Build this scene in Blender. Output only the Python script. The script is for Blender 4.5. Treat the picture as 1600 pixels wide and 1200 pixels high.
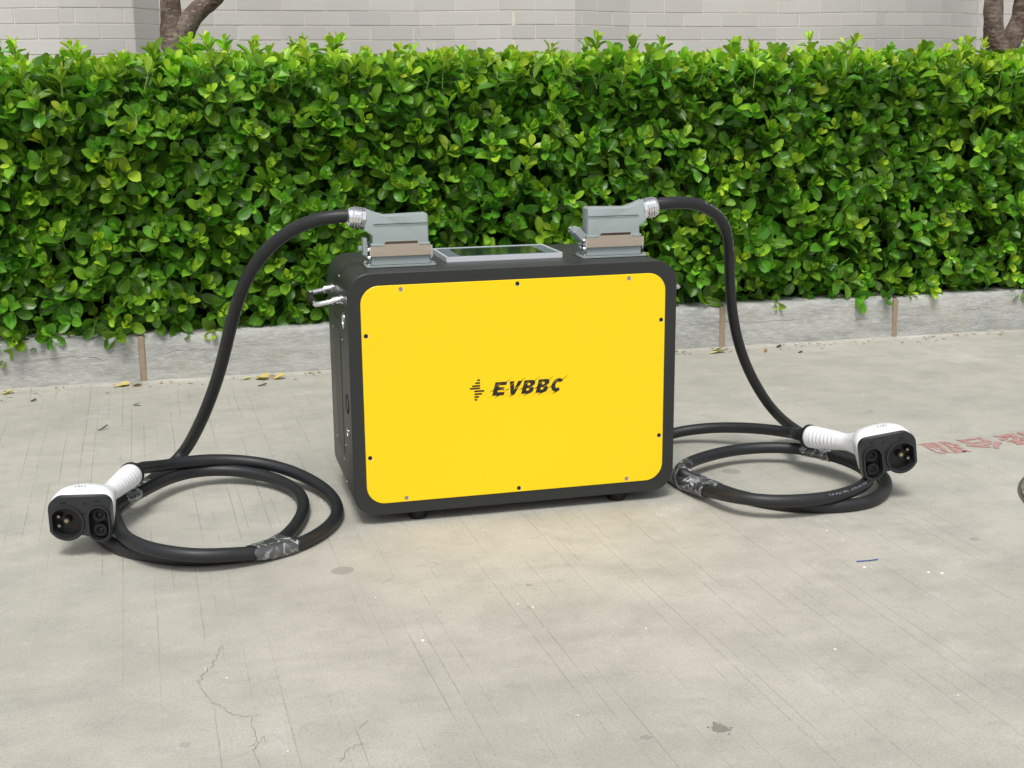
import bpy, math, random
import numpy as np
from mathutils import Vector, Matrix, noise
from mathutils.geometry import tessellate_polygon

# ---------------------------------------------------------------- camera, light, exposure
scene = bpy.context.scene
for o in list(bpy.data.objects):
    bpy.data.objects.remove(o)
COL = scene.collection
R = math.radians

cam_data = bpy.data.cameras.new("camera")
cam = bpy.data.objects.new("camera", cam_data)
COL.objects.link(cam)
cam_data.sensor_width = 36.0
cam_data.lens = 36.0 * 2005.0 / 1600.0
cam_data.clip_start = 0.05
cam_data.clip_end = 500.0
_rot = Matrix.Rotation(-0.25098, 4, 'Z') @ Matrix.Rotation(math.pi / 2 - 0.22973, 4, 'X') @ Matrix.Rotation(-0.00878, 4, 'Z')
cam.matrix_world = Matrix.Translation((-0.6223, -2.3807, 0.8421)) @ _rot
scene.camera = cam

SUN_EL, SUN_AZ = R(62), R(200)          # azimuth measured clockwise from +Y (north)
world = bpy.data.worlds.new("World")
scene.world = world
world.use_nodes = True
wn = world.node_tree.nodes
wl = world.node_tree.links
wn.clear()
w_out = wn.new("ShaderNodeOutputWorld")
w_bg = wn.new("ShaderNodeBackground")
w_sky = wn.new("ShaderNodeTexSky")
w_sky.sky_type = 'NISHITA'
w_sky.sun_disc = False
w_sky.sun_elevation = SUN_EL
w_sky.sun_rotation = SUN_AZ
w_sky.air_density = 1.0
w_sky.dust_density = 3.0
w_hsv = wn.new("ShaderNodeHueSaturation")
w_hsv.inputs["Saturation"].default_value = 0.22     # thin overcast: a nearly grey sky
wl.new(w_sky.outputs[0], w_hsv.inputs["Color"])
wl.new(w_hsv.outputs[0], w_bg.inputs[0])
w_bg.inputs[1].default_value = 0.12
wl.new(w_bg.outputs[0], w_out.inputs[0])

sun_data = bpy.data.lights.new("sun", 'SUN')
sun_data.energy = 1.7
sun_data.angle = R(18)
sun_data.color = (1.0, 0.965, 0.91)
sun = bpy.data.objects.new("sun", sun_data)
COL.objects.link(sun)
_sd = Vector((math.sin(SUN_AZ) * math.cos(SUN_EL), math.cos(SUN_AZ) * math.cos(SUN_EL), math.sin(SUN_EL)))
sun.rotation_euler = _sd.to_track_quat('Z', 'Y').to_euler()
sun.location = (0, 0, 5)

scene.render.engine = 'CYCLES'
scene.view_settings.view_transform = 'Standard'
scene.view_settings.look = 'None'
scene.view_settings.exposure = 0.35
scene.view_settings.gamma = 1.0
scene.view_settings.use_curve_mapping = False
scene.cycles.max_bounces = 8
scene.cycles.transparent_max_bounces = 16

rng = random.Random(7)
nrg = np.random.default_rng(11)

# ---------------------------------------------------------------- material helpers
def srgb(r, g, b):
    f = lambda c: (c / 255 / 12.92) if c / 255 <= 0.04045 else ((c / 255 + 0.055) / 1.055) ** 2.4
    return (f(r), f(g), f(b), 1.0)

class NT:
    """small node-tree helper"""
    def __init__(self, name):
        self.m = bpy.data.materials.new(name)
        self.m.use_nodes = True
        self.t = self.m.node_tree
        self.t.nodes.clear()
        self.out = self.n("ShaderNodeOutputMaterial")
        self.bsdf = self.n("ShaderNodeBsdfPrincipled")
        self.l(self.bsdf.outputs[0], self.out.inputs[0])
    def n(self, t, **kw):
        x = self.t.nodes.new(t)
        for k, v in kw.items():
            setattr(x, k, v)
        return x
    def l(self, a, b):
        self.t.links.new(a, b)
    def set(self, **kw):
        for k, v in kw.items():
            self.bsdf.inputs[k.replace('_', ' ')].default_value = v
    def val(self, x, sock):
        if isinstance(x, (int, float)):
            sock.default_value = x
        elif isinstance(x, tuple):
            sock.default_value = x
        else:
            self.l(x, sock)
    def math(self, op, a, b=0.0, c=0.0, clamp=False):
        x = self.n("ShaderNodeMath", operation=op, use_clamp=clamp)
        for i, v in enumerate((a, b, c)):
            self.val(v, x.inputs[i])
        return x.outputs[0]
    def mix(self, f, a, b, blend='MIX'):
        x = self.n("ShaderNodeMix", data_type='RGBA', blend_type=blend)
        self.val(f, x.inputs[0]); self.val(a, x.inputs[6]); self.val(b, x.inputs[7])
        return x.outputs[2]
    def noise(self, scale, detail=4.0, rough=0.55, vec=None, w=None):
        x = self.n("ShaderNodeTexNoise")
        x.inputs["Scale"].default_value = scale
        x.inputs["Detail"].default_value = detail
        x.inputs["Roughness"].default_value = rough
        if vec is not None:
            self.l(vec, x.inputs["Vector"])
        return x.outputs[0]
    def ramp(self, f, p0, p1, c0=(0, 0, 0, 1), c1=(1, 1, 1, 1)):
        x = self.n("ShaderNodeValToRGB")
        e = x.color_ramp.elements
        e[0].position = p0; e[0].color = c0
        e[1].position = p1; e[1].color = c1
        self.l(f, x.inputs[0])
        return x.outputs[0]
    def pos(self):
        return self.n("ShaderNodeNewGeometry").outputs["Position"]
    def obj(self):
        return self.n("ShaderNodeTexCoord").outputs["Object"]
    def scalev(self, v, s):
        x = self.n("ShaderNodeVectorMath", operation='MULTIPLY')
        self.l(v, x.inputs[0]); x.inputs[1].default_value = s
        return x.outputs[0]
    def bump(self, h, strength=0.5, dist=0.002):
        x = self.n("ShaderNodeBump")
        x.inputs["Strength"].default_value = strength
        x.inputs["Distance"].default_value = dist
        self.l(h, x.inputs["Height"])
        self.l(x.outputs[0], self.bsdf.inputs["Normal"])
        return x

def simple(name, col, rough=0.5, metal=0.0, spec=0.5, grain=0.0, gscale=400.0, bump=0.0, coat=0.0):
    t = NT(name)
    t.set(Base_Color=col, Roughness=rough, Metallic=metal)
    t.bsdf.inputs["Specular IOR Level"].default_value = spec
    if coat:
        t.bsdf.inputs["Coat Weight"].default_value = coat
        t.bsdf.inputs["Coat Roughness"].default_value = 0.08
    if grain or bump:
        nz = t.noise(gscale, 3, 0.6, t.obj())
        if grain:
            a = tuple(c * (1 - grain) for c in col[:3]) + (1,)
            b = tuple(min(1, c * (1 + grain)) for c in col[:3]) + (1,)
            t.l(t.mix(nz, a, b), t.bsdf.inputs["Base Color"])
        n2 = t.noise(14, 4, 0.6, t.obj())
        t.l(t.math('ADD', rough - 0.08, t.math('MULTIPLY', n2, 0.16)), t.bsdf.inputs["Roughness"])
        if bump:
            t.bump(nz, bump, 0.0006)
    return t.m

# ---------------------------------------------------------------- mesh helpers
class MB:
    def __init__(self):
        self.v = []; self.f = []
    def add(self, verts, faces):
        b = len(self.v)
        self.v += [tuple(p) for p in verts]
        self.f += [tuple(i + b for i in f) for f in faces]
    def box(self, x0, x1, y0, y1, z0, z1):
        self.add([(x0, y0, z0), (x1, y0, z0), (x1, y1, z0), (x0, y1, z0), (x0, y0, z1), (x1, y0, z1), (x1, y1, z1), (x0, y1, z1)],
                 [(0, 3, 2, 1), (4, 5, 6, 7), (0, 1, 5, 4), (1, 2, 6, 5), (2, 3, 7, 6), (3, 0, 4, 7)])
    def bevbox(self, x0, x1, y0, y1, z0, z1, b=0.001):
        # box with chamfered vertical and horizontal edges, built as a loft along z
        def ring(z, i):
            a = b
            X0, X1, Y0, Y1 = x0 + i, x1 - i, y0 + i, y1 - i
            return [(X0 + a, Y0, z), (X1 - a, Y0, z), (X1, Y0 + a, z), (X1, Y1 - a, z), (X1 - a, Y1, z), (X0 + a, Y1, z), (X0, Y1 - a, z), (X0, Y0 + a, z)]
        self.loft([ring(z0, b), ring(z0 + b, 0), ring(z1 - b, 0), ring(z1, b)])
    def loft(self, rings, cap0=True, cap1=True, closed=True):
        n = len(rings[0]); b = len(self.v)
        for r in rings:
            self.v += [tuple(p) for p in r]
        for k in range(len(rings) - 1):
            for i in range(n if closed else n - 1):
                j = (i + 1) % n
                self.f.append((b + k * n + i, b + k * n + j, b + (k + 1) * n + j, b + (k + 1) * n + i))
        if cap0: self.f.append(tuple(b + i for i in reversed(range(n))))
        if cap1: self.f.append(tuple(b + (len(rings) - 1) * n + i for i in range(n)))
    def tube(self, pts, rad, seg=12, caps=True):
        pts = [Vector(p) for p in pts]
        rings = []
        t0 = (pts[1] - pts[0]).normalized()
        up = Vector((0, 0, 1)) if abs(t0.z) < 0.9 else Vector((1, 0, 0))
        nrm = (up - t0 * up.dot(t0)).normalized()
        for i, p in enumerate(pts):
            if i == 0: t = t0
            elif i == len(pts) - 1: t = (pts[i] - pts[i - 1]).normalized()
            else: t = (pts[i + 1] - pts[i - 1]).normalized()
            nrm = (nrm - t * nrm.dot(t)).normalized()
            bn = t.cross(nrm)
            r = rad[i] if isinstance(rad, (list, tuple)) else rad
            rings.append([p + nrm * (r * math.cos(a)) + bn * (r * math.sin(a)) for a in [2 * math.pi * k / seg for k in range(seg)]])
        self.loft(rings, caps, caps)
    def cyl(self, c, axis, r, h, seg=20, r2=None, bev=0.0):
        c = Vector(c); a = Vector(axis).normalized()
        if r2 is None: r2 = r
        if bev:
            self.tube([c, c + a * bev, c + a * (h - bev), c + a * h], [r - bev, r, r2, r2 - bev], seg)
        else:
            self.tube([c, c + a * h], [r, r2], seg)
    def ringtube(self, c, axis, r_out, r_in, h, seg=24):
        # hollow cylinder
        c = Vector(c); a = Vector(axis).normalized()
        up = Vector((0, 0, 1)) if abs(a.z) < 0.9 else Vector((1, 0, 0))
        u = (up - a * up.dot(a)).normalized(); w = a.cross(u)
        def ring(r, z): return [c + a * z + u * (r * math.cos(t)) + w * (r * math.sin(t)) for t in [2 * math.pi * k / seg for k in range(seg)]]
        rr = [ring(r_in, h), ring(r_in, 0), ring(r_out, 0), ring(r_out, h), ring(r_in, h)]
        self.loft(rr, False, False)
    def plate(self, outline, holes=(), y0=0.0, y1=0.002, axis='y'):
        """flat shape in local (x,z), between y0 (front) and y1 (back); holes cut through"""
        polys = [list(outline)] + [list(h) for h in holes]
        tris = tessellate_polygon([[Vector((p[0], p[1], 0)) for p in q] for q in polys])
        flat = [p for q in polys for p in q]
        mk = (lambda p, y: (p[0], y, p[1])) if axis == 'y' else (lambda p, y: (p[0], p[1], y))
        n = len(flat); b = len(self.v)
        self.v += [mk(p, y0) for p in flat] + [mk(p, y1) for p in flat]
        for t in tris:
            self.f.append(tuple(b + i for i in t)); self.f.append(tuple(b + n + i for i in reversed(t)))
        s = 0
        for q in polys:
            m = len(q)
            for i in range(m):
                j = (i + 1) % m
                self.f.append((b + s + i, b + s + j, b + n + s + j, b + n + s + i))
            s += m
    def xform(self, M):
        self.v = [tuple(M @ Vector(p)) for p in self.v]
        return self
    def mesh(self, name, mat, smooth=True, angle=35, recalc=True):
        me = bpy.data.meshes.new(name)
        me.from_pydata([tuple(p) for p in self.v], [], self.f)
        me.validate()
        if recalc:
            import bmesh
            bm = bmesh.new(); bm.from_mesh(me)
            bmesh.ops.recalc_face_normals(bm, faces=bm.faces)
            bm.to_mesh(me); bm.free()
        if smooth:
            me.polygons.foreach_set("use_smooth", [True] * len(me.polygons))
            me.set_sharp_from_angle(angle=R(angle))
        if mat: me.materials.append(mat)
        me.update()
        return me
    def obj(self, name, mat, parent=None, **kw):
        o = bpy.data.objects.new(name, self.mesh(name, mat, **kw))
        COL.objects.link(o)
        if parent: o.parent = parent
        return o

def tag(o, label=None, cat=None, group=None, kind=None):
    if label: o['label'] = label
    if cat: o['category'] = cat
    if group: o['group'] = group
    if kind: o['kind'] = kind
    return o
def thing(name, loc, label, cat, group=None):
    o = bpy.data.objects.new(name, None)
    o.empty_display_size = 0.05
    o.location = loc
    COL.objects.link(o)
    return tag(o, label, cat, group)

def rrect(hx, hz, r, seg=10, cx=0, cz=0):
    pts = []
    for (sx, sz, a0) in ((1, 1, 0), (-1, 1, 90), (-1, -1, 180), (1, -1, 270)):
        for k in range(seg + 1):
            a = R(a0 + 90 * k / seg)
            pts.append((cx + sx * (hx - r) + r * math.cos(a), cz + sz * (hz - r) + r * math.sin(a)))
    return pts

def catmull(P, sub=8):
    P = [Vector(p) for p in P]; out = []
    for i in range(len(P) - 1):
        p0 = P[i - 1] if i else P[i] * 2 - P[i + 1]
        p1, p2 = P[i], P[i + 1]
        p3 = P[i + 2] if i + 2 < len(P) else P[i + 1] * 2 - P[i]
        # centripetal
        t0 = 0; t1 = t0 + max(1e-5, (p1 - p0).length ** .5); t2 = t1 + max(1e-5, (p2 - p1).length ** .5); t3 = t2 + max(1e-5, (p3 - p2).length ** .5)
        for k in range(sub):
            t = t1 + (t2 - t1) * k / sub
            A1 = p0 * ((t1 - t) / (t1 - t0)) + p1 * ((t - t0) / (t1 - t0))
            A2 = p1 * ((t2 - t) / (t2 - t1)) + p2 * ((t - t1) / (t2 - t1))
            A3 = p2 * ((t3 - t) / (t3 - t2)) + p3 * ((t - t2) / (t3 - t2))
            B1 = A1 * ((t2 - t) / (t2 - t0)) + A2 * ((t - t0) / (t2 - t0))
            B2 = A2 * ((t3 - t) / (t3 - t1)) + A3 * ((t - t1) / (t3 - t1))
            out.append(B1 * ((t2 - t) / (t2 - t1)) + B2 * ((t - t1) / (t2 - t1)))
    out.append(P[-1])
    return out

def smooth_path(Q, it=12):
    Q = [q.copy() for q in Q]
    for _ in range(it):
        Q = [Q[0]] + [Q[i] * 0.5 + (Q[i - 1] + Q[i + 1]) * 0.25 for i in range(1, len(Q) - 1)] + [Q[-1]]
    return Q

CABLE_LEFT = [(-0.2943, 0.1, 0.596), (-0.3264, 0.1, 0.597), (-0.3622, 0.11, 0.5924), (-0.4047, 0.135, 0.5753), (-0.4517, 0.17, 0.5395), (-0.4904, 0.21, 0.4879), (-0.5178, 0.26, 0.4234), (-0.5395, 0.31, 0.3425), (-0.5579, 0.36, 0.2651), (-0.5857, 0.41, 0.178), (-0.6199, 0.46, 0.0953), (-0.6556, 0.5116, 0.0289), (-0.7049, 0.4275, 0.0128), (-0.7595, 0.3023, 0.0128), (-0.8049, 0.1748, 0.0128), (-0.8154, 0.0727, 0.0128), (-0.7791, -0.0138, 0.0128), (-0.7149, -0.0837, 0.0128), (-0.642, -0.1244, 0.0128), (-0.563, -0.1278, 0.0132), (-0.4978, -0.0992, 0.0149), (-0.4451, 0.0054, 0.0128), (-0.4177, 0.1224, 0.014), (-0.4253, 0.2208, 0.0182), (-0.4745, 0.3064, 0.0248), (-0.5461, 0.3534, 0.0314), (-0.6201, 0.3586, 0.0347), (-0.6839, 0.3113, 0.0372), (-0.7343, 0.2322, 0.038), (-0.7862, 0.1537, 0.038), (-0.7809, 0.0802, 0.038), (-0.7712, 0.0093, 0.038), (-0.753, -0.0571, 0.038), (-0.7071, -0.1227, 0.0372), (-0.6357, -0.1615, 0.033), (-0.5636, -0.1571, 0.0264), (-0.4941, -0.128, 0.0149), (-0.4344, -0.0866, 0.0128), (-0.3817, -0.0127, 0.0128), (-0.3544, 0.079, 0.0128), (-0.3621, 0.1891, 0.0182), (-0.4081, 0.2851, 0.0297), (-0.4711, 0.3425, 0.0413), (-0.5445, 0.3645, 0.0512), (-0.6253, 0.354, 0.0595), (-0.6913, 0.3165, 0.0644), (-0.7423, 0.2789, 0.0644)]
CABLE_RIGHT = [(0.3153, 0.1, 0.5991), (0.3487, 0.1, 0.602), (0.3949, 0.11, 0.5997), (0.4463, 0.13, 0.5858), (0.4966, 0.16, 0.5503), (0.5249, 0.19, 0.4951), (0.5374, 0.21, 0.4289), (0.555, 0.23, 0.3463), (0.584, 0.25, 0.2607), (0.6253, 0.265, 0.1804), (0.6778, 0.275, 0.106), (0.7604, 0.3201, 0.0372), (0.7964, 0.2676, 0.0136), (0.8038, 0.1674, 0.0128), (0.8108, 0.0704, 0.0128), (0.8068, -0.0178, 0.0128), (0.7654, -0.0991, 0.0128), (0.6939, -0.162, 0.0128), (0.6162, -0.1735, 0.0128), (0.5427, -0.1524, 0.0128), (0.483, -0.1017, 0.0128), (0.4385, -0.0278, 0.0128), (0.3986, 0.0314, 0.0248), (0.3679, 0.0528, 0.038), (0.406, 0.1111, 0.0363), (0.4725, 0.159, 0.0347), (0.5559, 0.1879, 0.0347), (0.6369, 0.1771, 0.0372), (0.6974, 0.1403, 0.038), (0.7345, 0.0766, 0.038), (0.7515, 0.0005, 0.038), (0.74, -0.0734, 0.038), (0.6968, -0.1289, 0.0363), (0.6248, -0.1686, 0.0347), (0.5459, -0.185, 0.0363), (0.4675, -0.1761, 0.038), (0.4112, -0.1349, 0.038), (0.3889, -0.0431, 0.0248), (0.3719, 0.0506, 0.0128), (0.3788, 0.185, 0.0128), (0.3926, 0.3031, 0.0128), (0.4413, 0.3776, 0.0182), (0.4976, 0.3893, 0.0281), (0.5626, 0.3687, 0.038), (0.6191, 0.3296, 0.0454), (0.673, 0.2704, 0.052), (0.7062, 0.2068, 0.057), (0.7225, 0.1698, 0.0595)]
RED = [[(1.0332, 0.2183), (1.0606, 0.2244), (1.0706, 0.2215), (1.0661, 0.1814), (1.0584, 0.1776), (1.047, 0.2112)], [(1.0722, 0.2211), (1.086, 0.2214), (1.0814, 0.1799), (1.076, 0.1546), (1.0663, 0.1562), (1.0713, 0.198)], [(1.094, 0.2253), (1.1065, 0.2248), (1.1011, 0.1712), (1.086, 0.1369), (1.0832, 0.1436), (1.0942, 0.1914)], [(1.1079, 0.2212), (1.1161, 0.217), (1.1259, 0.187), (1.1246, 0.1795), (1.1127, 0.189)], [(1.0422, 0.2065), (1.0464, 0.1871), (1.0454, 0.1487), (1.0633, 0.1376), (1.0547, 0.1325), (1.0446, 0.139), (1.0398, 0.1681)], [(1.0568, 0.1751), (1.0621, 0.1497), (1.0784, 0.1362), (1.0887, 0.1303), (1.0811, 0.1295), (1.0664, 0.1397)], [(1.0962, 0.1636), (1.1194, 0.1551), (1.1228, 0.1304), (1.1133, 0.1349), (1.1027, 0.1516), (1.1115, 0.1431), (1.0985, 0.1315), (1.0874, 0.1336)], [(1.1115, 0.1803), (1.1207, 0.1625), (1.1099, 0.1626), (1.1027, 0.1737)], [(1.1462, 0.2307), (1.1646, 0.2235), (1.1693, 0.1891), (1.1613, 0.1853), (1.1514, 0.198)], [(1.1656, 0.2251), (1.2103, 0.2336), (1.2114, 0.2269), (1.1949, 0.219), (1.1699, 0.2175)], [(1.2103, 0.2336), (1.2153, 0.2245), (1.2184, 0.1922), (1.2097, 0.1916), (1.2018, 0.2126)], [(1.1683, 0.1931), (1.2095, 0.2022), (1.2123, 0.1927), (1.1852, 0.1882), (1.1669, 0.1855)], [(1.1414, 0.1801), (1.1755, 0.1738), (1.2123, 0.1846), (1.206, 0.1741), (1.1765, 0.1644), (1.1898, 0.1545), (1.1846, 0.1469), (1.1645, 0.1576), (1.145, 0.1718)], [(1.2187, 0.1859), (1.2304, 0.1868), (1.2369, 0.1775), (1.214, 0.1565), (1.2005, 0.1423), (1.2001, 0.1352), (1.1887, 0.1397), (1.1995, 0.1607)], [(1.2478, 0.2309), (1.2692, 0.2292), (1.2887, 0.2383), (1.3118, 0.2361), (1.2941, 0.2271), (1.2916, 0.2182), (1.2716, 0.2112), (1.2633, 0.2181)], [(1.2461, 0.2041), (1.2682, 0.2091), (1.2689, 0.1994), (1.2523, 0.1917), (1.2457, 0.1955)], [(1.2522, 0.1836), (1.2776, 0.1905), (1.2897, 0.2155), (1.3058, 0.2224), (1.3019, 0.2088), (1.2875, 0.194), (1.2854, 0.1727), (1.2865, 0.1587), (1.2769, 0.1505), (1.2598, 0.1524), (1.2651, 0.1755)], [(1.3204, 0.2401), (1.3376, 0.2482), (1.3459, 0.2412), (1.3348, 0.2152), (1.3216, 0.2126), (1.3229, 0.2251)], [(1.3034, 0.2083), (1.3183, 0.1976), (1.3145, 0.1924), (1.2993, 0.2)], [(1.2953, 0.1917), (1.3101, 0.1811), (1.3022, 0.1728), (1.2909, 0.1804)]]
CRACKS = [[(-0.6028, -0.483), (-0.613, -0.5319), (-0.6261, -0.5622), (-0.6407, -0.6017), (-0.6327, -0.6455), (-0.6246, -0.672), (-0.6095, -0.6919), (-0.5999, -0.7139), (-0.5732, -0.7308)], [(-0.5732, -0.7308), (-0.5708, -0.7777), (-0.5693, -0.8082), (-0.5755, -0.8289), (-0.5685, -0.8723)], [(-0.5693, -0.8082), (-0.5581, -0.7901), (-0.5583, -0.8165)], [(-0.5693, -0.8082), (-0.5813, -0.8153)], [(-0.4718, -0.8908), (-0.4598, -0.8607), (-0.4447, -0.8477), (-0.4306, -0.8429)], [(-0.3302, -0.2992), (-0.3144, -0.2914), (-0.2964, -0.2716)], [(-0.2539, -0.2389), (-0.217, -0.2297), (-0.1973, -0.2484)], [(-0.4356, -0.8059), (-0.4193, -0.7827)]]

# ================================================================= SETTING
# ---- ground: one concrete sheet
def mat_concrete():
    t = NT("brushed_concrete")
    P = t.pos()
    big = t.noise(1.3, 6, 0.6, P)
    mid = t.noise(7, 6, 0.62, P)
    streak = t.noise(5, 5, 0.6, t.scalev(P, (1.0, 2.2, 1.0)))
    fine = t.noise(260, 3, 0.7, P)
    grit = t.noise(900, 2, 0.6, P)
    c = t.mix(t.ramp(big, 0.3, 0.72), srgb(172, 170, 160), srgb(192, 189, 179))
    c = t.mix(t.math('MULTIPLY', t.ramp(mid, 0.42, 0.68), 0.45), c, srgb(152, 150, 142))
    c = t.mix(t.math('MULTIPLY', t.ramp(streak, 0.50, 0.74), 0.40), c, srgb(150, 148, 140))
    m3 = t.noise(17, 5, 0.7, t.scalev(P, (1, 1.3, 1)))
    c = t.mix(t.math('MULTIPLY', t.ramp(m3, 0.54, 0.70), 0.28), c, srgb(142, 140, 132))
    c = t.mix(t.math('MULTIPLY', t.ramp(m3, 0.30, 0.44, (1, 1, 1, 1), (0, 0, 0, 1)), 0.30), c, srgb(202, 200, 192))
    # pale worn scuffs
    sc = t.noise(3.1, 5, 0.7, t.scalev(P, (1.6, 1.0, 1.0)))
    c = t.mix(t.math('MULTIPLY', t.ramp(sc, 0.6, 0.74), 0.35), c, srgb(212, 212, 208))
    c = t.mix(t.math('MULTIPLY', t.ramp(fine, 0.34, 0.52, (1, 1, 1, 1), (0, 0, 0, 1)), 0.34), c, srgb(120, 118, 108))
    c = t.mix(t.math('MULTIPLY', t.ramp(grit, 0.62, 0.72), 0.35), c, srgb(222, 221, 214))
    pit = t.noise(85, 5, 0.75, P)
    c = t.mix(t.math('MULTIPLY', t.ramp(pit, 0.26, 0.40, (1, 1, 1, 1), (0, 0, 0, 1)), 0.45), c, srgb(126, 122, 110))
    c = t.mix(t.math('MULTIPLY', t.ramp(pit, 0.62, 0.72), 0.25), c, srgb(208, 206, 198))
    # isolated dark spots
    v = t.n("ShaderNodeTexVoronoi"); v.inputs["Scale"].default_value = 5.5
    t.l(P, v.inputs["Vector"])
    vn = t.math('ADD', v.outputs["Distance"], t.math('MULTIPLY', t.noise(40, 4, 0.7, P), 0.10))
    sep = t.n("ShaderNodeSeparateColor"); t.l(v.outputs["Color"], sep.inputs[0])
    thr = t.math('MULTIPLY', sep.outputs[0], 0.13)
    spot = t.math('LESS_THAN', vn, t.math('ADD', thr, 0.05))
    spot = t.math('MULTIPLY', spot, t.ramp(sep.outputs[1], 0.3, 0.8))
    c = t.mix(t.math('MULTIPLY', spot, 0.42), c, srgb(118, 117, 110))
    # drawn grooves along Y, patchy
    s = t.n("ShaderNodeSeparateXYZ"); t.l(P, s.inputs[0])
    wob = t.math('MULTIPLY', t.noise(1.1, 2, 0.5, P), 0.02)
    xx = t.math('DIVIDE', t.math('ADD', t.math('ADD', s.outputs[0], wob), t.math('MULTIPLY', s.outputs[1], 0.035)), 0.031)
    fr = t.math('FRACT', xx); idn = t.math('FLOOR', xx)
    wn_ = t.n("ShaderNodeTexWhiteNoise", noise_dimensions='1D'); t.l(idn, wn_.inputs["W"])
    off = t.math('MULTIPLY', t.math('SUBTRACT', wn_.outputs[0], 0.5), 0.5)
    d = t.math('ABSOLUTE', t.math('SUBTRACT', t.math('SUBTRACT', fr, 0.5), off))
    line = t.math('SUBTRACT', 1.0, t.math('DIVIDE', d, t.math('ADD', 0.025, t.math('MULTIPLY', wn_.outputs[0], 0.035))), clamp=True)
    cmb = t.n("ShaderNodeCombineXYZ")
    t.l(idn, cmb.inputs[0]); t.l(t.math('MULTIPLY', s.outputs[1], 2.4), cmb.inputs[1])
    seg = t.ramp(t.noise(0.9, 3, 0.6, cmb.outputs[0]), 0.44, 0.56)
    zone = t.ramp(t.noise(1.1, 2, 0.5, t.scalev(P, (1.5, 0.7, 1))), 0.34, 0.50)
    brk = t.ramp(t.noise(45, 4, 0.7, P), 0.3, 0.5)
    line = t.math('MULTIPLY', t.math('MULTIPLY', line, seg), t.math('MULTIPLY', zone, brk))
    lw_ = t.math('ADD', .14, t.math('MULTIPLY', t.ramp(t.math('ADD', t.math('ADD', s.outputs[0], 1.0), t.math('MULTIPLY', mid, .4)), .55, .9, (1, 1, 1, 1), (0, 0, 0, 1)), .22))
    c = t.mix(t.math('MULTIPLY', line, lw_), c, srgb(112, 108, 96))
    t.l(c, t.bsdf.inputs["Base Color"])
    t.set(Roughness=0.82)
    t.bsdf.inputs["Specular IOR Level"].default_value = 0.3
    h = t.math('ADD', t.math('MULTIPLY', fine, 0.35), t.math('MULTIPLY', mid, 0.5))
    h = t.math('ADD', h, t.math('MULTIPLY', grit, 0.12))
    h = t.math('SUBTRACT', h, t.math('MULTIPLY', line, 0.35))
    t.bump(h, 0.75, 0.0035)
    return t.m
M_conc = mat_concrete()
g = MB(); g.add([(-60, -60, 0), (60, -60, 0), (60, 60, 0), (-60, 60, 0)], [(0, 1, 2, 3)])
ground = tag(g.obj("ground", M_conc, smooth=False), kind='structure')

M_crack = simple("crack_dirt", srgb(124, 119, 106), 0.95, spec=0.1, grain=0.35, gscale=300)
def ribbon(pts, w, z, seed):
    r_ = random.Random(seed); m = MB()
    P = []
    for i in range(len(pts) - 1):
        a, b = Vector((*pts[i], 0)), Vector((*pts[i + 1], 0))
        for k in range(5):
            q = a.lerp(b, k / 5); P.append(q + Vector((r_.gauss(0, .0016), r_.gauss(0, .0022), 0)))
    P.append(Vector((*pts[-1], 0)))
    L = []; Rr = []
    for i, p in enumerate(P):
        t_ = (P[min(i + 1, len(P) - 1)] - P[max(i - 1, 0)]).normalized(); n = Vector((-t_.y, t_.x, 0))
        ww = w * r_.uniform(.25, 1.0) * (0.15 if i in (0, len(P) - 1) else 1)
        L.append(p + n * ww + Vector((0, 0, z))); Rr.append(p - n * ww + Vector((0, 0, z)))
    n = len(P); m.add(L + Rr, [(i, i + 1, n + i + 1, n + i) for i in range(n - 1)])
    return m
mc = MB()
for i, L in enumerate(CRACKS):
    q = ribbon(L, 0.0005 if i < 2 else 0.0004, 0.0006, i); mc.add(q.v, q.f)
crack = mc.obj("crack", M_crack, ground, smooth=False)

# faded red stencilled characters on the concrete (worn through by noise)
t = NT("worn_red_paint")
P_ = t.pos()
wear = t.ramp(t.math('ADD', t.math('MULTIPLY', t.noise(70, 5, 0.75, P_), 0.7), t.math('MULTIPLY', t.noise(12, 3, 0.6, P_), 0.3)), 0.36, 0.60)
t.l(t.mix(t.math('MULTIPLY', wear, 0.66), srgb(164, 96, 92), srgb(184, 170, 160)), t.bsdf.inputs["Base Color"])
t.set(Roughness=0.85)
M_red = t.m
mr = MB()
for i, q in enumerate(RED):
    mr.plate(q, (), 0.0012 + 0.00004 * i, 0.0002 + 0.00004 * i, axis='z')
red = mr.obj("painted_lettering", M_red, ground, smooth=False)
red['label'] = "faded red stencilled characters painted on the concrete"

# dried stain and little scraps on the concrete
def blob(cx, cy, r, seed, spikes=0.5, n=40, sy=1.0):
    r_ = random.Random(seed); out = []
    for k in range(n):
        a = 2 * math.pi * k / n
        rr = r * (1 + spikes * (r_.random() ** 3) + 0.18 * math.sin(3 * a + seed))
        out.append((cx + rr * math.cos(a), cy + sy * rr * math.sin(a)))
    return out
M_stain = simple("dried_stain", srgb(132, 130, 121), 0.9, spec=0.15, grain=0.3, gscale=220)
ms = MB(); ms.plate(blob(0.0325, -0.931, 0.0092, 3, 0.7), (), 0.0009, 0.0002, axis='z')
for k, (x, y, r) in enumerate([(0.047, -0.935, .0018), (0.018, -0.925, .0014), (0.03, -0.915, .0012), (0.038, -0.949, .0013)]):
    ms.plate(blob(x, y, r, k, .3, 10), (), 0.0009, 0.0002, axis='z')
stain = ms.obj("stain", M_stain, ground, smooth=False)

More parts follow.
